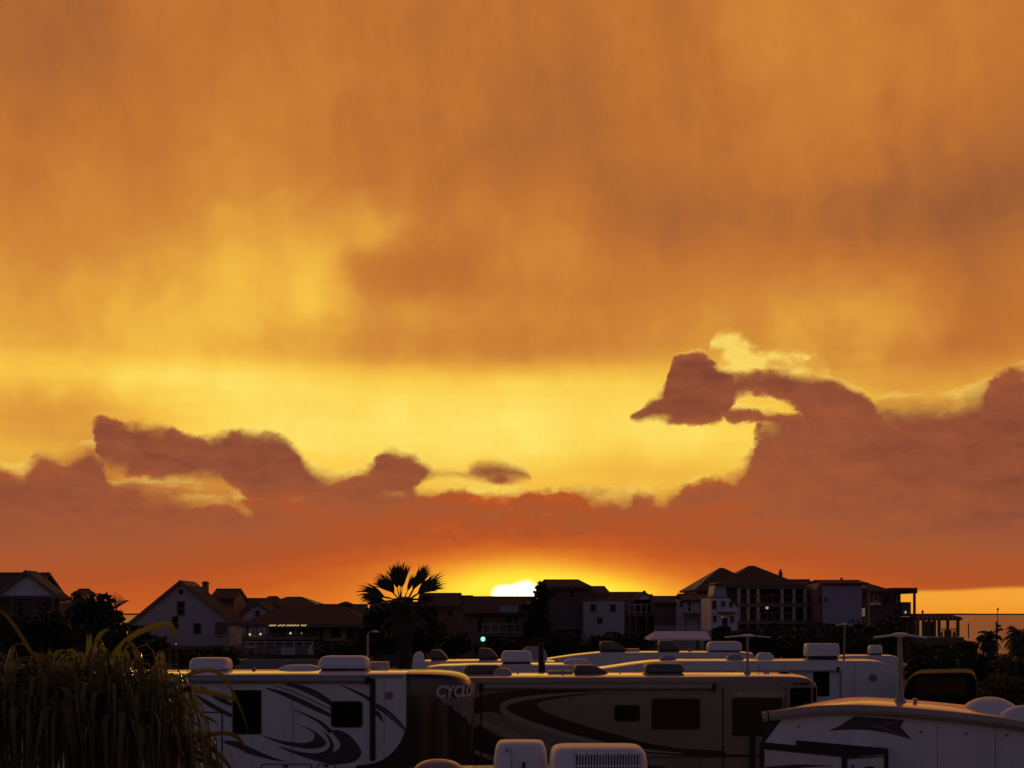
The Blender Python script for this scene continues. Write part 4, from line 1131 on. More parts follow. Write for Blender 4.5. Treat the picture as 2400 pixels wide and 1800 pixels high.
# black panel painted as shadow under the roof edge, beside the raked nose
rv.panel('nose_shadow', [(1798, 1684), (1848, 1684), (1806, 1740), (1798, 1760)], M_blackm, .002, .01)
mb = MB(); tp = spline([(1799, 1671), (1850, 1664), (1920, 1655), (2000, 1651), (2060, 1652), (2130, 1656), (2220, 1663), (2310, 1672), (2400, 1685), (2520, 1707), (2700, 1735)], 4)
mb.tube([(rv.X(x), rv.Y - .07, rv.Z(y + 12)) for x, y in tp], .072, 12)
o = mb.build('roof_edge_roll', M_tanlite, rv.root, smooth=True)
mb = MB(); mb.tube([(rv.X(x), rv.Y - .07, rv.Z(y)) for x, y in ((1812, 1680.2), (1815.5, 1679.7))], .078, 12); mb.build('end_cap', M_blackm, o, smooth=True)
rv.panel('arrow_graphic', [(1951, 1714), (1975, 1704), (2013, 1679), (2126, 1686), (2117, 1703), (2143, 1731), (2092, 1718), (2047, 1711), (2002, 1710)], M_graph, .002, .006)
rv.stroke('arrow_stripe', [(2045, 1703, 1), (2068, 1703, 3), (2100, 1714, 2), (2134, 1726, 1)], M_graph2, .009)
rv.stroke('arrow_stripe', [(2070, 1700, 1), (2095, 1694, 3), (2120, 1690, 1)], M_graph2, .009)
sl = MB().box(rv.X(1800), rv.X(2085), rv.Y - .55, rv.Y - .002, .9, rv.Z(1748)).build('slide_out', M_white, rv.root)
def spanel(name, pts, material, d=.553, th=.012, k=0): return rv.panel(name, pts, material, d, th, sl, k)
spanel('slide_trim', [(1796, 1735), (1878, 1742), (1880, 1730), (2087, 1746), (2087, 1758), (1995, 1768), (1900, 1760), (1807, 1752), (1807, 1850), (1796, 1850)], M_blackm)
spanel('slide_trim', [(1982, 1766), (1995, 1767), (1995, 1850), (1982, 1850)], M_blackm)
spanel('slide_trim', [(2077, 1757), (2087, 1757), (2087, 1850), (2077, 1850)], M_blackm)
spanel('slide_stripe', [(1810, 1793), (1880, 1786), (1966, 1787), (1900, 1792), (1850, 1800), (1810, 1808)], M_graph, .554, .005)
spanel('glass_bar', [(1995, 1768.5), (2077, 1761.5), (2077, 1764), (1995, 1771)], M_blackm, .56)
spanel('door_handle', [(2006, 1783), (2009, 1783), (2009, 1800), (2006, 1800)], M_blackm, .56, .03)
spanel('round_hatch', [(2045 + 26 * math.cos(R(a)), 1812 + 25 * math.sin(R(a))) for a in range(0, 360, 15)], M_blackm, .56, .02)
for x_ in (2200, 2330):
    rv.panel('panel_seam', [(x_, 1700), (x_ + 1, 1700), (x_ + 1, 1850), (x_, 1850)], M_graph2, .001, .004)
for x_ in (1880, 2160, 2262, 2352):
    rv.panel('marker_light', rv.rrect(x_, x_ + 7, 1703 + (x_ - 1880) * .03, 1706.5 + (x_ - 1880) * .03, 1.2), M_brick, .002, .015)
rv.panel('side_marker', [(2366, 1794), (2400, 1797), (2400, 1806), (2366, 1803)], M_blackm, .002, .02)
rv.window(2480, 2560, 1760, 1820, 8)
rv.wheels((2300, 2380), .36); raised(rv, (1850, 2600), .8)
rv.dome(2212, 2345, 1630, 1672, 1.2, .75); rv.dome(2318, 2450, 1648, 1682, .5, .45, M_plastic, 'roof_vent')
rv.antenna(2086, 1488, 1652, 60, .9, .038, 0, True, .03)
MB().box(PX(2108, 22.9), PX(2117, 22.9), 22.7, 22.9, rv.Z(1662), rv.Z(1635) - .06).build('antenna_bracket', M_tanlite, rv.root)
MB().tube([(PX(2056, 23.6), 23.6, PZ(1664, 23.6)), (PX(2058, 23.6), 23.6, PZ(1484, 23.6))], .012, 6).build('whip_aerial', M_blackm, rv.root)

# ------------------------------------------------------------ near trailer at the bottom edge
rv = RV('near_trailer', 'nearest trailer of which only the crowned roof shows at the bottom edge', 'trailer', 9.6, 1200, 7.0)
yf = 16.6; zr = PZ(1791, yf)
rows = []
xa, xb = PX(852, yf), PX(1540, yf)
for Y in (9.6, 12, 14.5, yf - .12, yf):
    dz = -.06 if Y == yf else 0
    row = [(xa, Y, .7), (xa, Y, zr - .28)]
    for k in range(13):
        u = -1 + k / 6
        row.append((xa + (xb - xa) * (k / 12), Y, zr + dz - .10 * abs(u) ** 3.2))
    row += [(xb, Y, zr - .28), (xb, Y, .7)]
    rows.append(row)
mb = MB(); mb.rings(rows)
o = mb.build('body', M_white, rv.root, smooth=True); o.data.materials.append(M_roof_rv)
for p in o.data.polygons:
    if p.normal.z > .6: p.material_index = 1
class NR(RV):
    def __init__(s, root, Y): s.root = root; s.Y = Y; s.w = 1
nr = NR(rv.root, 15.6)
# box-shaped unit with shoulder
a = nr.lump('air_conditioner', 1157, 1283, 1737, 1830, 0, .62, M_plastic, ((0, 1, 1), (.35, 1, 1), (.6, .985, .97), (.82, .93, .9), (.94, .86, .82), (1, .78, .7)), .10)
MB().tube([(PX(1188, 15.2), 15.27, PZ(1758, 15.27)), (PX(1188, 15.2), 15.32, PZ(1758, 15.27))], .018, 8).build('screw_cap', M_greyp, a)
MB().box(PX(1224, 15.2), PX(1231, 15.2), 15.255, 15.30, PZ(1802, 15.28), PZ(1786, 15.28)).build('hose_stub', M_blackm, a)
MB().box(PX(1198, 15.2), PX(1199.5, 15.2), 15.283, 15.3, PZ(1800, 15.28), PZ(1752, 15.28)).build('seam', M_greyp, a)
nr2 = NR(rv.root, 15.0)
b_ = nr2.lump('air_conditioner', 1287, 1514, 1747, 1860, 0, .75, M_plastic, ((0, 1, 1), (.45, 1, 1), (.72, .985, .97), (.88, .95, .93), (.96, .90, .86), (1, .82, .72)), .14)
yg = 15.0 - .375
def gx(x): return PX(x, yg)
def gz(y): return PZ(y, yg)
MB().box(gx(1350), gx(1500), yg - .012, yg + .02, gz(1830), gz(1764)).build('grille_recess', M_blackm, b_)
for i in range(22):
    x = 1354 + i * 6.75
    MB().box(gx(x), gx(x + 3.0), yg - .03, yg - .013, gz(1830), gz(1769)).build('grille_slat', M_plastic, b_)
for i in range(6):
    x = 1351 + i * 25
    MB().box(gx(x), gx(x + 23), yg - .034, yg - .0125, gz(1768.6), gz(1763)).build('grille_header', M_plastic, b_)
MB().box(gx(1349), gx(1502), yg - .036, yg - .0305, gz(1796), gz(1793)).build('grille_rail', M_plastic, b_)
nr.dome(968, 1086, 1779, 1806, -.3, .42, M_tanlite, 'roof_vent')
MB().box(PX(1072, 15.5), PX(1160, 15.5), 15.5, 15.56, zr - .05, zr + .028).build('roof_seam', M_greyp, rv.root)
raised(rv, (), .7)
for xx in (xa + .4, xb - .4):
    MB().tube([(xx, 12.6, .36), (xx + .001, 12.85, .36)], .36, 16).build('wheel', M_rubber, rv.root)
    MB().box(xx - .05, xx + .05, 10, 10.1, 0, .72).build('jack', M_blackm, rv.root)

# ------------------------------------------------------------ trailers behind
def trailer(label, Yn, cx, tops, zb=.6, wh=(), w=2.4, name='travel_trailer', mats=(M_white, M_roof_rv), plan=None):
    t_ = RV(name, label, 'trailer', Yn, cx, w)
    t_.body(tops, zb, .03, .05, mats, plan)
    t_.wheels(wh, .34)
    return t_
# white trailer with smooth sloping nose
F_Y = 53.5
XF0, XF1 = PX(2050, F_Y), PX(2138, F_Y)
def plan_f(X):
    if X <= XF0: return 1.2
    u = min(1.0, (X - XF0) / (XF1 - XF0))
    return .5 + .7 * (1 - u ** 2.2) ** (1 / 2.2)
rv = trailer('white fifth wheel with smooth sloping nose behind the motorhome', F_Y, 1780,
    [(1405, 1569), (1440, 1564), (1480, 1558), (1530, 1552), (1580, 1550), (1700, 1549.5), (1900, 1549), (2040, 1549), (2060, 1550.5), (2076, 1555), (2090, 1564), (2104, 1580), (2116, 1600), (2126, 1620), (2136, 1645), (2140, 1665)], .9, (1500, 1560), plan=plan_f, name='fifth_wheel_trailer')
rv.window(1906, 1944, 1573, 1632, 5)
rv.awning(1560, 1962, 1571, .07, .09, M_white, 1569)
rv.panel('slide_seam', [(1968, 1573), (1971, 1573), (1971, 1660), (1968, 1660)], M_graph2, .002, .02)
for x_ in (1640, 1740, 1840, 2004):
    rv.panel('panel_seam', [(x_, 1556), (x_ + .8, 1556), (x_ + .8, 1660), (x_, 1660)], M_graph2, .001, .004)
for x_ in (1600, 1660, 1830, 1860, 2010):
    rv.vent(x_, x_ + 6, 1543, 1551, 1.0 + (x_ % 7) * .1, .1, M_plastic, 'vent_cap')
ring = [(2046 + 9.5 * math.cos(R(a)), 1589 + 9.5 * math.sin(R(a))) for a in range(0, 360, 18)]
rv.panel('round_emblem', ring, M_graph2, .002, .01)
ac = rv.aircon(1886, 1964, 1508, 1549, 1.1, .8, kind='box')
rv.vent(1772, 1812, 1529, 1548, 1.2, .5); rv.vent(1702, 1742, 1534, 1550, .8, .45, M_greyp)
rv.vent(1545, 1585, 1537, 1552, .9, .4, M_greyp)
rv.antenna(1978, 1463, 1548, 20, 1.0, .028, 2)
# long white trailer farther back
rv = trailer('long white trailer with three roof units in the far row', 69.0, 1520,
    [(1262, 1550), (1300, 1543), (1350, 1536), (1405, 1530.5), (1450, 1530), (1600, 1529.5), (1740, 1529.5), (1765, 1532), (1772, 1545)], .6, (1480, 1540))
rv.aircon(1405, 1466, 1503, 1532, 1.1, .8, kind='wedge'); rv.aircon(1542, 1592, 1501, 1532, 1.1, .8, kind='wedge'); rv.aircon(1657, 1737, 1503, 1533, .9, .85)
rv.vent(1466, 1498, 1520, 1529, 1.4, .5, M_alu, 'solar_panel', ((0, 1, 1), (1, 1, 1))); rv.vent(1612, 1622, 1519, 1529, 1.2, .15, M_greyp, 'vent_cap')
rv.window(1600, 1640, 1542, 1560, 3)
# trailer in the middle with large light roof unit
rv = trailer('white trailer with a big pale roof unit beside the dark pole', 50.0, 1215,
    [(1000, 1566), (1030, 1562), (1100, 1560), (1250, 1559), (1340, 1559), (1385, 1561), (1398, 1570), (1402, 1590)], .6, (1140, 1200))
rv.aircon(1174, 1247, 1525, 1561, 1.0, .8); rv.vent(1318, 1386, 1544, 1562, .9, .6)
rv.vent(1030, 1120, 1556, 1561, 1.6, .6, M_alu, 'solar_panel', ((0, 1, 1), (1, 1, 1)))
rv.window(1290, 1330, 1572, 1596, 3)
# left far trailer
rv = trailer('white trailer behind the lettered nose, right of the palm trunk', 57.0, 1080,
    [(966, 1553), (990, 1551), (1100, 1550), (1250, 1549), (1300, 1552), (1306, 1570)], .6, (1080, 1140))
rv.aircon(1010, 1050, 1523, 1552, 1.3, .7, kind='wedge'); rv.aircon(1122, 1168, 1519, 1551, 1.3, .8, kind='wedge')
rv.dome(968, 996, 1526, 1549, .8, .5); rv.vent(1220, 1282, 1516, 1550, 1.5, .7, M_greyp, 'air_conditioner')
rv.panel('stripe', [(1010, 1565), (1060, 1561), (1060, 1564), (1010, 1570)], M_graph, .002, .006)
# small trailer behind the sloping nose
rv = trailer('small trailer half hidden behind the sloping white nose', 78.0, 2040,
    [(1960, 1539), (2000, 1537), (2090, 1537), (2104, 1540), (2110, 1550)], .5, (2030,), 2.2)
rv.aircon(2035, 2066, 1512, 1539, 1.0, .7)

# black rounded vehicle at right
rv = RV('black_motorhome', 'black rounded vehicle back in front of the hedge', 'motorhome', 38.0, 2235, 2.3)
rv.root.rotation_euler.z = R(-16)
rv.w = 6.0
mb = MB(); rows = []
prof = [(2150, 1700), (2151, 1640), (2154, 1612), (2162, 1594), (2174, 1583), (2190, 1578), (2220, 1577), (2290, 1575), (2306, 1577), (2314, 1583), (2318, 1594), (2320, 1640), (2321, 1700)]
for Y in (38.0, 38.1, 40.4):
    g = .985 if Y == 38.0 else 1
    cxx = rv.X(2235)
    row = [(cxx + (rv.X(x) - cxx) * g, Y, rv.Z(y + (1 if Y == 38.0 else 0))) for x, y in prof]
    row = [(row[0][0], Y, .5)] + row + [(row[-1][0], Y, .5)]
    rows.append(row)
mb.rings(rows); mb.build('body', M_black, rv.root, smooth=True)
rv.panel('rear_window', rv.rrect(2180, 2296, 1590, 1628, 6), M_glass, .002, .01)
for x in (2172, 2300):
    MB().tube([(rv.X(x), 38.5, .36), (rv.X(x), 38.75, .36)], .36, 16).build('wheel', M_rubber, rv.root)
rv.panel('tail_light', rv.rrect(2308, 2315, 1640, 1668, 2), M_brick, .002, .02)

# ======================================================================
#  pavilion, poles, lamps, small things
# ======================================================================
Yp = 92.0
pv = thing('pavilion', 'pale metal hip roof of an open pavilion beyond the trailers', 'pavilion', (PX(1596, Yp), Yp, 0))
mb = MB()
a, b, c, d = PX(1526, Yp), PX(1667, Yp), Yp, Yp + 4.5
ze, zt = PZ(1497, Yp), PZ(1480, Yp)
mb.add([(a, c, ze - .1), (b, c, ze - .1), (b, d, ze - .1), (a, d, ze - .1), (a, c, ze), (b, c, ze), (b, d, ze), (a, d, ze), (PX(1535, Yp + 1.6), Yp + 1.6, zt), (PX(1655, Yp + 1.6), Yp + 1.6, zt)],
       [(3, 2, 1, 0), (0, 1, 5, 4), (1, 2, 6, 5), (2, 3, 7, 6), (3, 0, 4, 7), (4, 5, 9, 8), (5, 6, 9), (6, 7, 8, 9), (7, 4, 8)])
ro = mb.build('roof', M_metal_roof, pv)
for i in range(1, 8):
    x = a + (b - a) * i / 8; xt = PX(1535, Yp + 1.6) + (PX(1655, Yp + 1.6) - PX(1535, Yp + 1.6)) * i / 8
    MB().tube([(x, c, ze + .01), (xt, Yp + 1.6, zt + .01)], .02, 4).build('roof_seam', M_metal_roof, ro)
for x in (a + .3, b - .3):
    for y in (c + .3, d - .3): MB().box(x - .08, x + .08, y - .08, y + .08, 0, ze - .11).build('post', M_trimd, pv)

def pole(name, label, cat, x, Y, ytop, r0, r1, material):
    t_ = thing(name, label, cat, (PX(x, Y), Y, 0))
    mb = MB(); z = PZ(ytop, Y); X = PX(x, Y)
    mb.tube([(X, Y, 0), (X, Y, z * .5), (X, Y, z)], [r0, (r0 + r1) / 2, r1], 10)
    mb.build('shaft', material, t_, smooth=True)
    return t_, X, z
t_, X, z = pole('utility_pole', 'dark wooden pole standing behind the motorhome', 'pole', 1268, 43.0, 1508, .085, .075, M_blackm)
MB().box(X - .10, X + .10, 42.85, 42.90, 1.4, 1.8).build('meter_box', M_greyp, t_)
MB().tube([(X + .09, 42.95, 0.2), (X + .09, 42.95, z - .5)], .02, 6).build('conduit', M_blackm, t_)
t_, X, z = pole('street_lamp', 'slim grey street lamp left of the fan palm', 'street lamp', 862, 82.0, 1485, .07, .05, M_alu)
MB().tube([(X, 82, z), (X + .1, 82, z + .08), (X + .3, 82, z + .1)], .03, 6).build('arm', M_alu, t_)
MB().rings([[(X + .38 + q * 1.6 * math.cos(R(a * 45)), 82 + q * math.sin(R(a * 45)), z + .1 + zz) for a in range(8)] for zz, q in ((-.05, .09), (-.03, .12), (.04, .11), (.07, .05))]).build('lamp_head', M_trim, t_, smooth=True)
t_, X, z = pole('green_lamp', 'small lamp post with a bright green light', 'street lamp', 1132, 96.0, 1503, .06, .05, M_trimd)
MB().rings([[(X + q * math.cos(R(a * 45)), 96 + q * math.sin(R(a * 45)), z + zz) for a in range(8)] for zz, q in ((0, .06), (.06, .13), (.18, .14), (.27, .07))]).build('lamp_globe', M_lamp_green, t_, smooth=True)
t_, X, z = pole('marker_post', 'dark post with small boxes between the palms by the water', 'post', 2336, 112.0, 1457, .09, .08, M_trimd)
MB().box(X + .08, X + .28, 111.9, 112.1, PZ(1470, 112), PZ(1464, 112)).build('box', M_trimd, t_); MB().box(X + .08, X + .42, 111.9, 112.1, PZ(1478, 112), PZ(1472.5, 112)).build('box', M_trimd, t_)
t_, X, z = pole('channel_marker', 'thin channel marker far out on the water', 'post', 2338.5, 900.0, 1424, .25, .2, M_trimd)
MB().box(X - .5, X + .5, 899.7, 899.75, z - 1.6, z - .4).build('board', M_trimd, t_)
t_, X, z = pole('mooring_post', 'faint mooring post in the water left of the bushy palm', 'post', 2270, 330.0, 1462, .12, .12, M_trimd)
MB().tube([(X, 330, z), (X, 330, z + .12)], [.16, .05], 8).build('cap', M_trimd, t_)

# pale chairs and panels under the lit porch
Yc = 122.0
def chair(x, label):
    t_ = thing('deck_chair', label, 'chair', (PX(x, Yc), Yc, 0), 'pale chairs below the lit porch')
    X = PX(x, Yc); zb = PZ(1534, Yc)
    st = MB().box(X - .22, X + .22, Yc - .25, Yc + .2, zb, zb + .06); st.build('seat', M_wallb, t_)
    MB().slab([(X - .22, Yc + .16, zb + .06), (X + .22, Yc + .16, zb + .06), (X + .20, Yc + .3, zb + .55), (X - .20, Yc + .3, zb + .55)], .05).build('backrest', M_wallb, t_)
    for sx in (-.19, .19):
        for sy in (-.2, .15): MB().box(X + sx - .02, X + sx + .02, Yc + sy - .02, Yc + sy + .02, zb - .38, zb - .001).build('leg', M_wallb, t_)
for x, l in ((576, 'leftmost pale chair below the lit porch'), (601, 'second pale chair from the left below the lit porch'), (618, 'third pale chair from the left below the lit porch'),
             (636, 'pale chair second left of the banner'), (648, 'pale chair directly left of the banner'), (700, 'pale chair directly right of the banner'), (713, 'pale chair second right of the banner')):
    chair(x, l)
zf = PZ(1534, Yc) - .38
structure(MB().box(PX(555, Yc), PX(745, Yc), Yc - .8, Yc + 1.2, 0, zf - .002).build('terrace', M_conc))
t_ = thing('banner', 'pale rectangular banner among the chairs below the porch', 'banner', (PX(675, Yc), Yc, zf))
MB().box(PX(658, Yc), PX(692, Yc), Yc, Yc + .05, PZ(1535, Yc), PZ(1517, Yc)).build('cloth', M_wallg, t_)
for x in (657, 693): MB().box(PX(x, Yc) - .03, PX(x, Yc) + .03, Yc, Yc + .05, zf, PZ(1516, Yc)).build('post', M_trimd, t_)
t_ = thing('folded_parasol', 'pale folded parasol at the right end of the chairs', 'parasol', (PX(728, Yc), Yc, zf))
MB().rings([[(PX(728, Yc) + q * math.cos(R(a * 45)), Yc + q * math.sin(R(a * 45)), PZ(y, Yc)) for a in range(8)] for y, q in ((1534, .24), (1524, .18), (1514, .08), (1510, .03))]).build('canopy', M_wallg, t_)
MB().tube([(PX(728, Yc), Yc, zf), (PX(728, Yc), Yc, PZ(1512, Yc))], .025, 6).build('pole', M_trimd, t_)

# low fence in front of the houses
Yf_ = 112.0
fe = thing('board_fence', 'long dark board fence across the foot of the houses', 'fence', (PX(1280, Yf_), Yf_, 0))
zt = 1.9
for i in range(120):
    x = PX(980, Yf_) + i * .20
    if x > PX(1660, Yf_): break
    MB().box(x, x + .185, Yf_, Yf_ + .025, .05, zt + .02 * math.sin(i * 5.1)).build('board', M_trimd, fe)
for zz in (.4, 1.5): MB().box(PX(980, Yf_), PX(1660, Yf_), Yf_ + .03, Yf_ + .08, zz, zz + .09).build('rail', M_trimd, fe)

# ======================================================================
#  vegetation
# ======================================================================
def rnd(a, b): return random.uniform(a, b)
def foliage(mb, blobs_, n, size, flat=.6):
    """leaf clumps scattered through ellipsoids (centre, radii): uneven outline with gaps"""
    tot = sum(r[0] * r[1] * r[2] for _, r in blobs_)
    for c, r in blobs_:
        k = max(12, int(n * r[0] * r[1] * r[2] / tot)); c = Vector(c)
        for _ in range(k):
            while True:
                p = Vector((rnd(-1, 1), rnd(-1, 1), rnd(-1, 1)))
                l = p.length
                if l < 1 and (l > .45 or random.random() < .35): break
            nz_ = mnoise.noise(p * 2.3 + c * .7)
            if nz_ < -.12 and l > .6 and random.random() < .75: continue
            q = Vector((p.x * r[0], p.y * r[1], p.z * r[2])) * (1 + .12 * nz_) + c
            u = Vector((rnd(-1, 1), rnd(-1, 1), rnd(-1, 1))).normalized()
            w = u.cross(Vector((rnd(-1, 1), rnd(-1, 1), rnd(-1, 1)))).normalized()
            sz = size * rnd(.55, 1.35)
            a_, b_ = u * sz, w * sz * rnd(.35, .6)
            mb.add([q - a_, q - b_ * .9, q + a_ * 1.1, q + b_], [(0, 1, 2, 3)])
def limb(mb, p0, p1, r0, r1, n=6, bend=.15):
    p0, p1 = Vector(p0), Vector(p1); L = (p1 - p0).length
    pts = [p0 + (p1 - p0) * t_ + Vector((math.sin(t_ * 3) * bend * L * .3, math.cos(t_ * 2.3) * bend * L * .15, 0)) * (t_ * (1 - t_) * 4) for t_ in (0, .33, .66, 1)]
    mb.tube(pts, [r0 + (r1 - r0) * k / 3 for k in range(4)], n)
def tree(name, label, px, Y, blobs_px, n, size, material, trunk_r=.18, cat='tree', stems=1, group=None):
    """blobs_px: (x, y, half width px, half height px[, depth m])"""
    X = PX(px, Y); t_ = thing(name, label, cat, (X, Y, 0), group)
    bl = []
    for b in blobs_px:
        rx, rz = b[2] / F * Y, b[3] / F * Y
        bl.append(((PX(b[0], Y), Y + (b[4] if len(b) > 4 else 0), PZ(b[1], Y)), (rx, max(.5, rx * .9), rz)))
    mb = MB(); foliage(mb, bl, n, size); mb.build('crown', material, t_, fix=False)
    tr = MB(); zmin = min(c[2] for c, r in bl)
    for k in range(stems):
        xo = X + (k - (stems - 1) / 2) * trunk_r * 2.5
        limb(tr, (xo, Y, 0), (X + (k - (stems - 1) / 2) * .4, Y, max(.4, zmin)), trunk_r, trunk_r * .55, 8)
    for c, r in bl: limb(tr, (X, Y, max(.3, zmin * .75)), c, trunk_r * .5, trunk_r * .15, 5)
    tr.build('trunk', M_bark2, t_, fix=False)
    return t_

GT = 'dark trees below the roofs'
tree('dark_tree', 'rounded dark tree between the two left gable houses', 225, 92, [(210, 1425, 34, 26), (242, 1414, 26, 22), (185, 1440, 30, 26), (250, 1450, 40, 28), (225, 1490, 64, 40)], 3800, .22, M_leafd, .2, group=GT)
tree('dark_tree', 'wide dark tree below the left edge gable house', 60, 78, [(40, 1470, 75, 34), (110, 1468, 55, 38), (90, 1520, 90, 45), (150, 1500, 60, 45)], 3200, .2, M_leafd, .2, group=GT)
tree('dark_tree', 'low dark tree in front of the grey gable house', 330, 72, [(345, 1510, 50, 26), (290, 1500, 50, 40), (310, 1545, 80, 34)], 2200, .18, M_leafd, .16, group=GT)
tree('dark_tree', 'dense dark tree right behind the fan palm trunk', 935, 104, [(905, 1452, 56, 34), (970, 1450, 58, 38), (940, 1490, 80, 40), (1000, 1490, 50, 40), (880, 1500, 48, 40), (935, 1425, 40, 20)], 5200, .24, M_leafd, .25, group=GT)
tree('ragged_tree', 'ragged tree overlapping the left edge of the tower house', 1262, 140, [(1270, 1376, 13, 15), (1262, 1388, 13, 17), (1272, 1402, 18, 22), (1260, 1410, 15, 24), (1264, 1440, 24, 28), (1258, 1472, 34, 30)], 3400, .2, M_leafd, .2, group=GT)
HG = 'shrubs in front of the shore houses'
k = 0
hed = [(1060, 1500, 48, 20, 'broad dark shrub below the stepped roof house'), (1165, 1512, 55, 17, 'broad dark shrub below the long roof house'), (1300, 1500, 60, 21, 'broad dark shrub below the tower house'),
       (1410, 1504, 56, 22, 'broad dark shrub left of the pale pavilion roof'), (1480, 1498, 50, 20, 'broad dark shrub below the balcony house'), (1700, 1502, 50, 23, 'broad dark shrub right of the pale pavilion roof'),
       (1690, 1478, 22, 10, 'small dark shrub at the foot of the white tower house'),
       (1790, 1494, 65, 32, 'tall dark shrub left below the columned gallery'), (1890, 1492, 70, 36, 'tall dark shrub right below the columned gallery'), (1985, 1490, 62, 38, 'tall dark shrub below the lavender block'), (2070, 1480, 52, 38, 'tall dark shrub below the point house'), (2010, 1515, 70, 24, 'low dark shrub beside the small trailer'),
       (800, 1520, 60, 22, 'broad dark shrub left of the street lamp'), (500, 1535, 60, 18, 'broad dark shrub below the grey gable deck')]
for x, y, a, b, l in hed:
    Yh = 118 - (k % 3) * 3; k += 1
    tree('dark_shrub', l, x, Yh, [(x - a * .35, y + b * .2, a * .65, b * .8), (x + a * .35, y, a * .65, b), (x, y + b * .9, a, b * .8)], 1500, .2, M_leafd, .08, 'shrub', 3, HG)
# bare twigs
t_ = thing('bare_shrub', 'bare upright twigs sticking up beside the dark tree', 'shrub', (PX(272, 96), 96, 0))
mb = MB(); X = PX(272, 96)
limb(mb, (X, 96, 0), (X, 96, PZ(1420, 96)), .08, .05)
for i in range(14):
    xx = 262 + i * 3.4 + rnd(-1, 1); yt = 1384 + abs(i - 3) * 2.3 + rnd(0, 8)
    mb.tube([(X + rnd(-.05, .05), 96 + rnd(-.1, .1), PZ(1425, 96)), (PX(xx * .8 + 272 * .2, 96), 96, PZ(1408, 96)), (PX(xx, 96), 96 + rnd(-.1, .1), PZ(yt, 96))], [.03, .022, .008], 4)
mb.build('twigs', M_bark2, t_, fix=False)

# right-hand hedge and shrubs by the water
HR = 'green shrubs along the water at right'
for x, y, a, b, Y, l, m_ in ((2175, 1560, 60, 28, 60, 'low olive shrub behind the antenna mast', M_leafd), (2235, 1552, 70, 24, 62, 'broad dark hedge shrub above the black vehicle', M_leafd), (2310, 1560, 75, 34, 58, 'broad dark hedge shrub right of the black vehicle top', M_leafd),
        (2385, 1570, 70, 40, 56, 'dark hedge shrub at the right edge', M_leafo), (2365, 1620, 80, 44, 50, 'large olive shrub beside the black vehicle', M_leafo), (2190, 1610, 50, 44, 52, 'dark shrub hidden behind the black vehicle', M_leafd),
        (2160, 1528, 28, 20, 84, 'small olive shrub against the bright water', M_leafo), (2205, 1524, 26, 16, 86, 'tiny olive shrub below the pier', M_leafo), (2262, 1518, 30, 20, 88, 'wispy olive shrub right below the pier', M_leafo), (2230, 1535, 50, 14, 84, 'low shrub below the pier end', M_leafd)):
    tree('green_shrub', l, x, Y, [(x - a * .3, y, a * .65, b * .85), (x + a * .35, y + b * .1, a * .6, b * .9), (x, y + b * .7, a, b * .8)], 1500, .10 + Y * .0007, m_, .06, 'shrub', 3, HR)

# -------- fan palms
def fan_leaf(mb, base, d, pet, rad, spread, nseg, droop, side=None, wseg=.05, split=.3, up=Vector((0, 0, 1)), steps=6, stiff=.4):
    """costapalmate leaf: petiole along d, then a pleated fan of tapering segments whose ends droop"""
    d = Vector(d).normalized(); base = Vector(base)
    sd_ = (side or d.cross(up)).normalized() if (side or d.cross(up)).length > 1e-3 else Vector((1, 0, 0))
    hub = base + d * pet + Vector((0, 0, -.12 * pet * droop))
    if pet > 0: mb.tube([base, base + d * pet * .55, hub], [wseg * .55, wseg * .45, wseg * .3], 5)
    for i in range(nseg):
        a = -spread / 2 + spread * (i + .5) / nseg + rnd(-.03, .03)
        dr = (d * math.cos(a) + sd_ * math.sin(a)).normalized()
        L = rad * (1 - .22 * abs(a) / (spread / 2)) * rnd(.66, 1.1)
        p = hub.copy(); dirv = dr.copy(); ds = L / steps
        nrm = dr.cross(sd_ * math.cos(a) - d * math.sin(a)).normalized()
        tw = rnd(-.3, .3); pl, pr = [], []
        for k in range(steps + 1):
            f = k / steps
            w = wseg * (.35 + 1.0 * min(1, f / .35)) * (1 - max(0, (f - .45) / .55)) ** .8 + .003
            lat = dirv.cross(nrm); lat = lat.normalized() if lat.length > 1e-4 else sd_
            lat = (lat + nrm * (.5 * (1 if i % 2 else -1) + tw)).normalized()
            pl.append(p + lat * w / 2); pr.append(p - lat * w / 2)
            g = droop * max(0, f - stiff) * 2.6 / steps
            dirv = (dirv + Vector((rnd(-.03, .03), rnd(-.03, .03), -g * (2.2 + rnd(-.5, .5))))).normalized()
            p = p + dirv * ds
        n = len(pl)
        mb.add(pl + pr, [(j, j + 1, n + j + 1, n + j) for j in range(n - 1)])

# middle-distance palm
Yq = 62.0
pt = thing('fan_palm', 'tall fan palm silhouetted against the orange horizon', 'palm tree', (PX(948, Yq), Yq, 0))
mb = MB(); X = PX(948, Yq); zc = PZ(1402, Yq)
mb.tube([(X, Yq, 0), (X + .02, Yq, zc * .5), (X - .02, Yq, zc * .8), (X, Yq, zc)], [.32, .29, .28, .34], 12)
mb.build('trunk', M_bark, pt, smooth=True)
def frond(px, py, base=(945, 1402), spread=1.0, nseg=26, dep=0.0, droop=.25, frac=.30, w=.05, stiff=.4):
    nseg = int(nseg * 1.7); spread *= 1.15; droop *= 1.8
    bx, bz = PX(base[0], Yq), PZ(base[1], Yq); tx, tz = PX(px, Yq), PZ(py, Yq)
    v = Vector((tx - bx, dep, tz - bz)); L = v.length
    mb = MB(); fan_leaf(mb, (bx, Yq, bz), v, L * frac, L * (1 - frac) * 1.08, spread, nseg, droop, side=Vector((v.z, rnd(-.25, .25) * L, -v.x)), wseg=w, stiff=stiff)
    mb.build('frond', M_palm, pt, fix=False)
frond(938, 1316, (938, 1400), .85, 30, .1, .12)
frond(922, 1322, (936, 1402), .7, 24, -.2, .15)
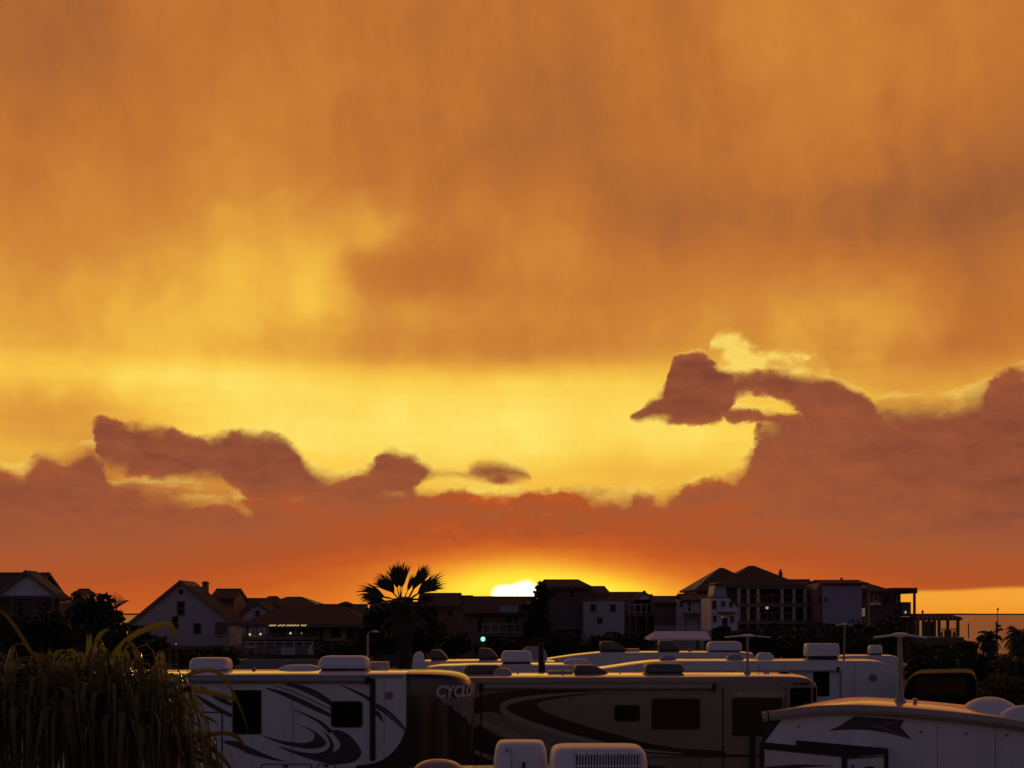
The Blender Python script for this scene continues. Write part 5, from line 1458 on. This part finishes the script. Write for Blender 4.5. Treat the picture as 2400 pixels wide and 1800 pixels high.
frond(946, 1320, (940, 1402), .5, 18, .2, .1)
frond(882, 1346, (934, 1404), .8, 26, .1, .25)
frond(900, 1352, (934, 1405), .9, 24, -.2, .3)
frond(838, 1374, (930, 1408), .75, 26, .1, .35)
frond(846, 1392, (928, 1410), .6, 20, -.15, .8)
frond(1002, 1324, (958, 1402), .55, 22, .1, .12)
frond(990, 1336, (957, 1402), .5, 18, -.2, .15)
frond(1040, 1350, (962, 1404), .75, 26, .0, .22)
frond(1020, 1356, (960, 1404), .8, 24, .2, .3)
frond(1022, 1390, (962, 1408), .6, 18, .1, .9)
frond(968, 1345, (948, 1402), .4, 12, .5, .2)
for i in range(12):                       # older leaves hanging round the head
    a = rnd(0, math.tau); mb = MB()
    d_ = Vector((math.cos(a), math.sin(a), rnd(-.35, .25)))
    fan_leaf(mb, (X, Yq, zc - .1), d_, .55, .75, 1.3, 20, .9, wseg=.07)
    mb.build('frond', M_palm, pt, fix=False)
for i in range(14):                       # dry skirt
    a = i * math.tau / 14 + rnd(-.2, .2); mb = MB()
    fan_leaf(mb, (X + .2 * math.cos(a), Yq + .2 * math.sin(a), zc - .25 - rnd(0, .5)), (math.cos(a), math.sin(a), -.9), .5, .8, 1.0, 14, 1.0, wseg=.07)
    mb.build('dry_frond', M_frondd, pt, fix=False)

# bushy palms by the water at right
for x, y, Y, s_, l in ((2318, 1500, 108, .95, 'bushy palm left of the dark post by the water'), (2392, 1496, 104, 1.35, 'bushy palm cut by the right edge of the picture')):
    bp_ = thing('bushy_palm', l, 'palm tree', (PX(x, Y), Y, 0), 'bushy palms by the water')
    X, zc = PX(x, Y), PZ(y, Y)
    mb = MB(); mb.tube([(X, Y, 0), (X, Y, zc)], [.22, .2], 8); mb.build('trunk', M_bark, bp_, fix=False)
    for i in range(64):
        a = rnd(0, math.tau); el = rnd(-.6, 1.35); mb = MB()
        # feather frond: arching rib with leaflets
        p = Vector((X, Y, zc)); d_ = Vector((math.cos(a) * math.cos(el), math.sin(a) * math.cos(el), math.sin(el)))
        pts = [p.copy()]
        for k2 in range(7):
            p = p + d_ * .15 * s_; d_ = (d_ + Vector((0, 0, -.30))).normalized(); pts.append(p.copy())
        mb.tube(pts, [.022, .02, .018, .015, .012, .01, .008, .005], 4)
        for k2 in range(1, 8):
            for q in range(4):
                b0 = pts[k2 - 1].lerp(pts[k2], q / 4); t2 = (pts[k2] - pts[k2 - 1]).normalized(); sdv = t2.cross(Vector((0, 0, 1)))
                sdv = sdv.normalized() if sdv.length > .01 else Vector((1, 0, 0))
                for sg in (-1, 1):
                    e = b0 + (sdv * sg * .7 + t2 * .5 + Vector((0, 0, -.55))) * rnd(.28, .42) * s_
                    w2 = t2 * .028
                    mb.add([b0 - w2, b0 + w2, e], [(0, 1, 2)])
        mb.build('frond', M_palm, bp_, fix=False)

# -------- near palm, bottom left
Yn = 10.6
np_ = thing('near_palm', 'large drooping fan palm filling the bottom left corner', 'palm tree', (PX(230, Yn), Yn, 0))
X0, Z0 = PX(225, Yn), PZ(1700, Yn)
mb = MB(); mb.tube([(X0, Yn, 0), (X0 + .03, Yn, Z0 * .5), (X0, Yn, Z0 - .1)], [.24, .2, .2], 12); mb.build('trunk', M_bark, np_, smooth=True)
random.seed(21)
def nfrond(px, py, dep, nseg=34, arc=.30, hang=.75, w=.022, a0=0.0, spread=5.4):
    """old fan leaf: segments arch out of the hub and hang straight down like a curtain"""
    b0 = Vector((X0, Yn, Z0)); hub = Vector((PX(px, Yn), Yn + dep, PZ(py + 14, Yn)))
    mb = MB(); mid = b0.lerp(hub, .55) + Vector((0, 0, .06))
    mb.tube([b0, mid, hub], [.022, .018, .013], 6)
    for i in range(nseg):
        a = a0 + spread * ((i + .5) / nseg - .5) + rnd(-.08, .08)
        out = Vector((math.sin(a), -math.cos(a) * .7, 0)); r_ = arc * rnd(.15, 1.25); rise = rnd(-.02, .15) + (.12 if random.random() < .08 else 0); H = hang * rnd(.4, 1.2)
        pts = [hub]; 
        for k in range(1, 6):
            f = k / 5; pts.append(hub + out * r_ * math.sin(f * 1.45) + Vector((0, 0, rise * math.sin(f * 2.6) - .16 * r_ * f * f)))
        sway = Vector((rnd(-.06, .06), rnd(-.06, .06), 0))
        e = pts[-1]
        for k in range(1, 6):
            f = k / 5; pts.append(e + Vector((0, 0, -H * f)) + out * .05 * f + sway * f)
        lat0 = Vector((math.cos(a), math.sin(a) * .7, 0)).normalized(); tw = rnd(-.9, .9); ww = w * random.choice((.6, .8, 1.0, 1.3, 1.9)) * rnd(.85, 1.15)
        L, Mi, Rr = [], [], []
        n = len(pts)
        for k, q in enumerate(pts):
            f = k / (n - 1); wd = ww * min(1, .3 + f * 2.4) * (1 - max(0, (f - .5) / .5)) ** .75 + .002
            ca, sa = math.cos(tw * f), math.sin(tw * f)
            lat = lat0 * ca + out * sa
            L.append(q + lat * wd / 2); Mi.append(q + out * wd * .22 + Vector((0, 0, wd * .2))); Rr.append(q - lat * wd / 2)
        mb.add(L + Mi + Rr, [(j2, j2 + 1, n + j2 + 1, n + j2) for j2 in range(n - 1)] + [(n + j2, n + j2 + 1, 2 * n + j2 + 1, 2 * n + j2) for j2 in range(n - 1)])
    mb.build('frond', M_frond, np_, fix=False)
for px, py, dep in ((60, 1585, -.1), (135, 1560, -.2), (210, 1562, -.1), (285, 1560, -.25), (350, 1580, -.15), (-20, 1590, -.1), (100, 1590, .25), (240, 1580, .25), (330, 1600, .3), (20, 1600, .3),
                    (170, 1600, -.45), (300, 1610, -.45), (60, 1620, -.45), (390, 1640, -.3), (-50, 1640, -.3)):
    nfrond(px, py, dep)
for px, py, dep in ((120, 1670, -.6), (220, 1665, -.65), (320, 1680, -.55), (20, 1680, -.55), (400, 1700, -.35), (440, 1730, -.1)):
    nfrond(px, py, dep, 32, .24, .6, .022)
def ribbon(pts, w, dep=-.1, name='leaflet'):
    """single leaflet drawn through points, folded along its rib"""
    q = spline([(a, b) for a, b in pts], 6); n = len(q); mb = MB(); L, Mi, Rr = [], [], []
    for i, (x, y) in enumerate(q):
        p = Vector((PX(x, Yn), Yn + dep, PZ(y, Yn)))
        a = q[max(0, i - 1)]; b = q[min(n - 1, i + 1)]
        t2 = Vector((b[0] - a[0], 0, -(b[1] - a[1]))).normalized(); lat = Vector((t2.z, 0, -t2.x))
        f = i / (n - 1); ww = w * (min(1, .45 + f * 2)) * (1 - max(0, (f - .55) / .45)) ** .7 + .002
        L.append(p + lat * ww / 2 + Vector((0, -.012, 0))); Mi.append(p + Vector((0, .006, 0))); Rr.append(p - lat * ww / 2 + Vector((0, -.012, 0)))
    mb.add(L + Mi + Rr, [(j, j + 1, n + j + 1, n + j) for j in range(n - 1)] + [(n + j, n + j + 1, 2 * n + j + 1, 2 * n + j) for j in range(n - 1)])
    mb.build(name, M_frond, np_, fix=False)
ribbon([(104, 1560), (80, 1520), (45, 1465), (10, 1428), (-20, 1415)], .024)
ribbon([(30, 1590), (22, 1575), (0, 1550), (-20, 1540)], .03)
ribbon([(212, 1590), (222, 1550), (240, 1495), (256, 1478), (268, 1476)], .03)
ribbon([(255, 1600), (275, 1535), (320, 1490), (370, 1468), (405, 1462), (417, 1480), (420, 1510)], .036)
ribbon([(300, 1600), (310, 1545), (300, 1520), (318, 1510), (335, 1540), (338, 1580)], .03)
ribbon([(130, 1600), (135, 1545), (150, 1526), (165, 1524)], .03)
ribbon([(165, 1524), (185, 1528), (196, 1560), (200, 1600)], .03)
ribbon([(50, 1640), (60, 1590), (75, 1565), (100, 1562)], .03)
ribbon([(380, 1640), (430, 1590), (490, 1570), (525, 1580), (550, 1615), (575, 1670), (592, 1725)], .024)
ribbon([(390, 1660), (430, 1615), (480, 1618), (550, 1635), (560, 1645)], .034)
ribbon([(400, 1680), (440, 1618), (452, 1620), (470, 1665), (500, 1682), (520, 1695)], .03)
ribbon([(400, 1720), (432, 1640), (436, 1700), (434, 1760)], .04)
ribbon([(430, 1760), (500, 1720), (550, 1718), (575, 1740), (583, 1765)], .026)
ribbon([(400, 1740), (470, 1760), (520, 1790), (545, 1815)], .03)
ribbon([(420, 1690), (480, 1730), (530, 1775), (556, 1810)], .03)
ribbon([(440, 1770), (500, 1785), (530, 1820)], .03)
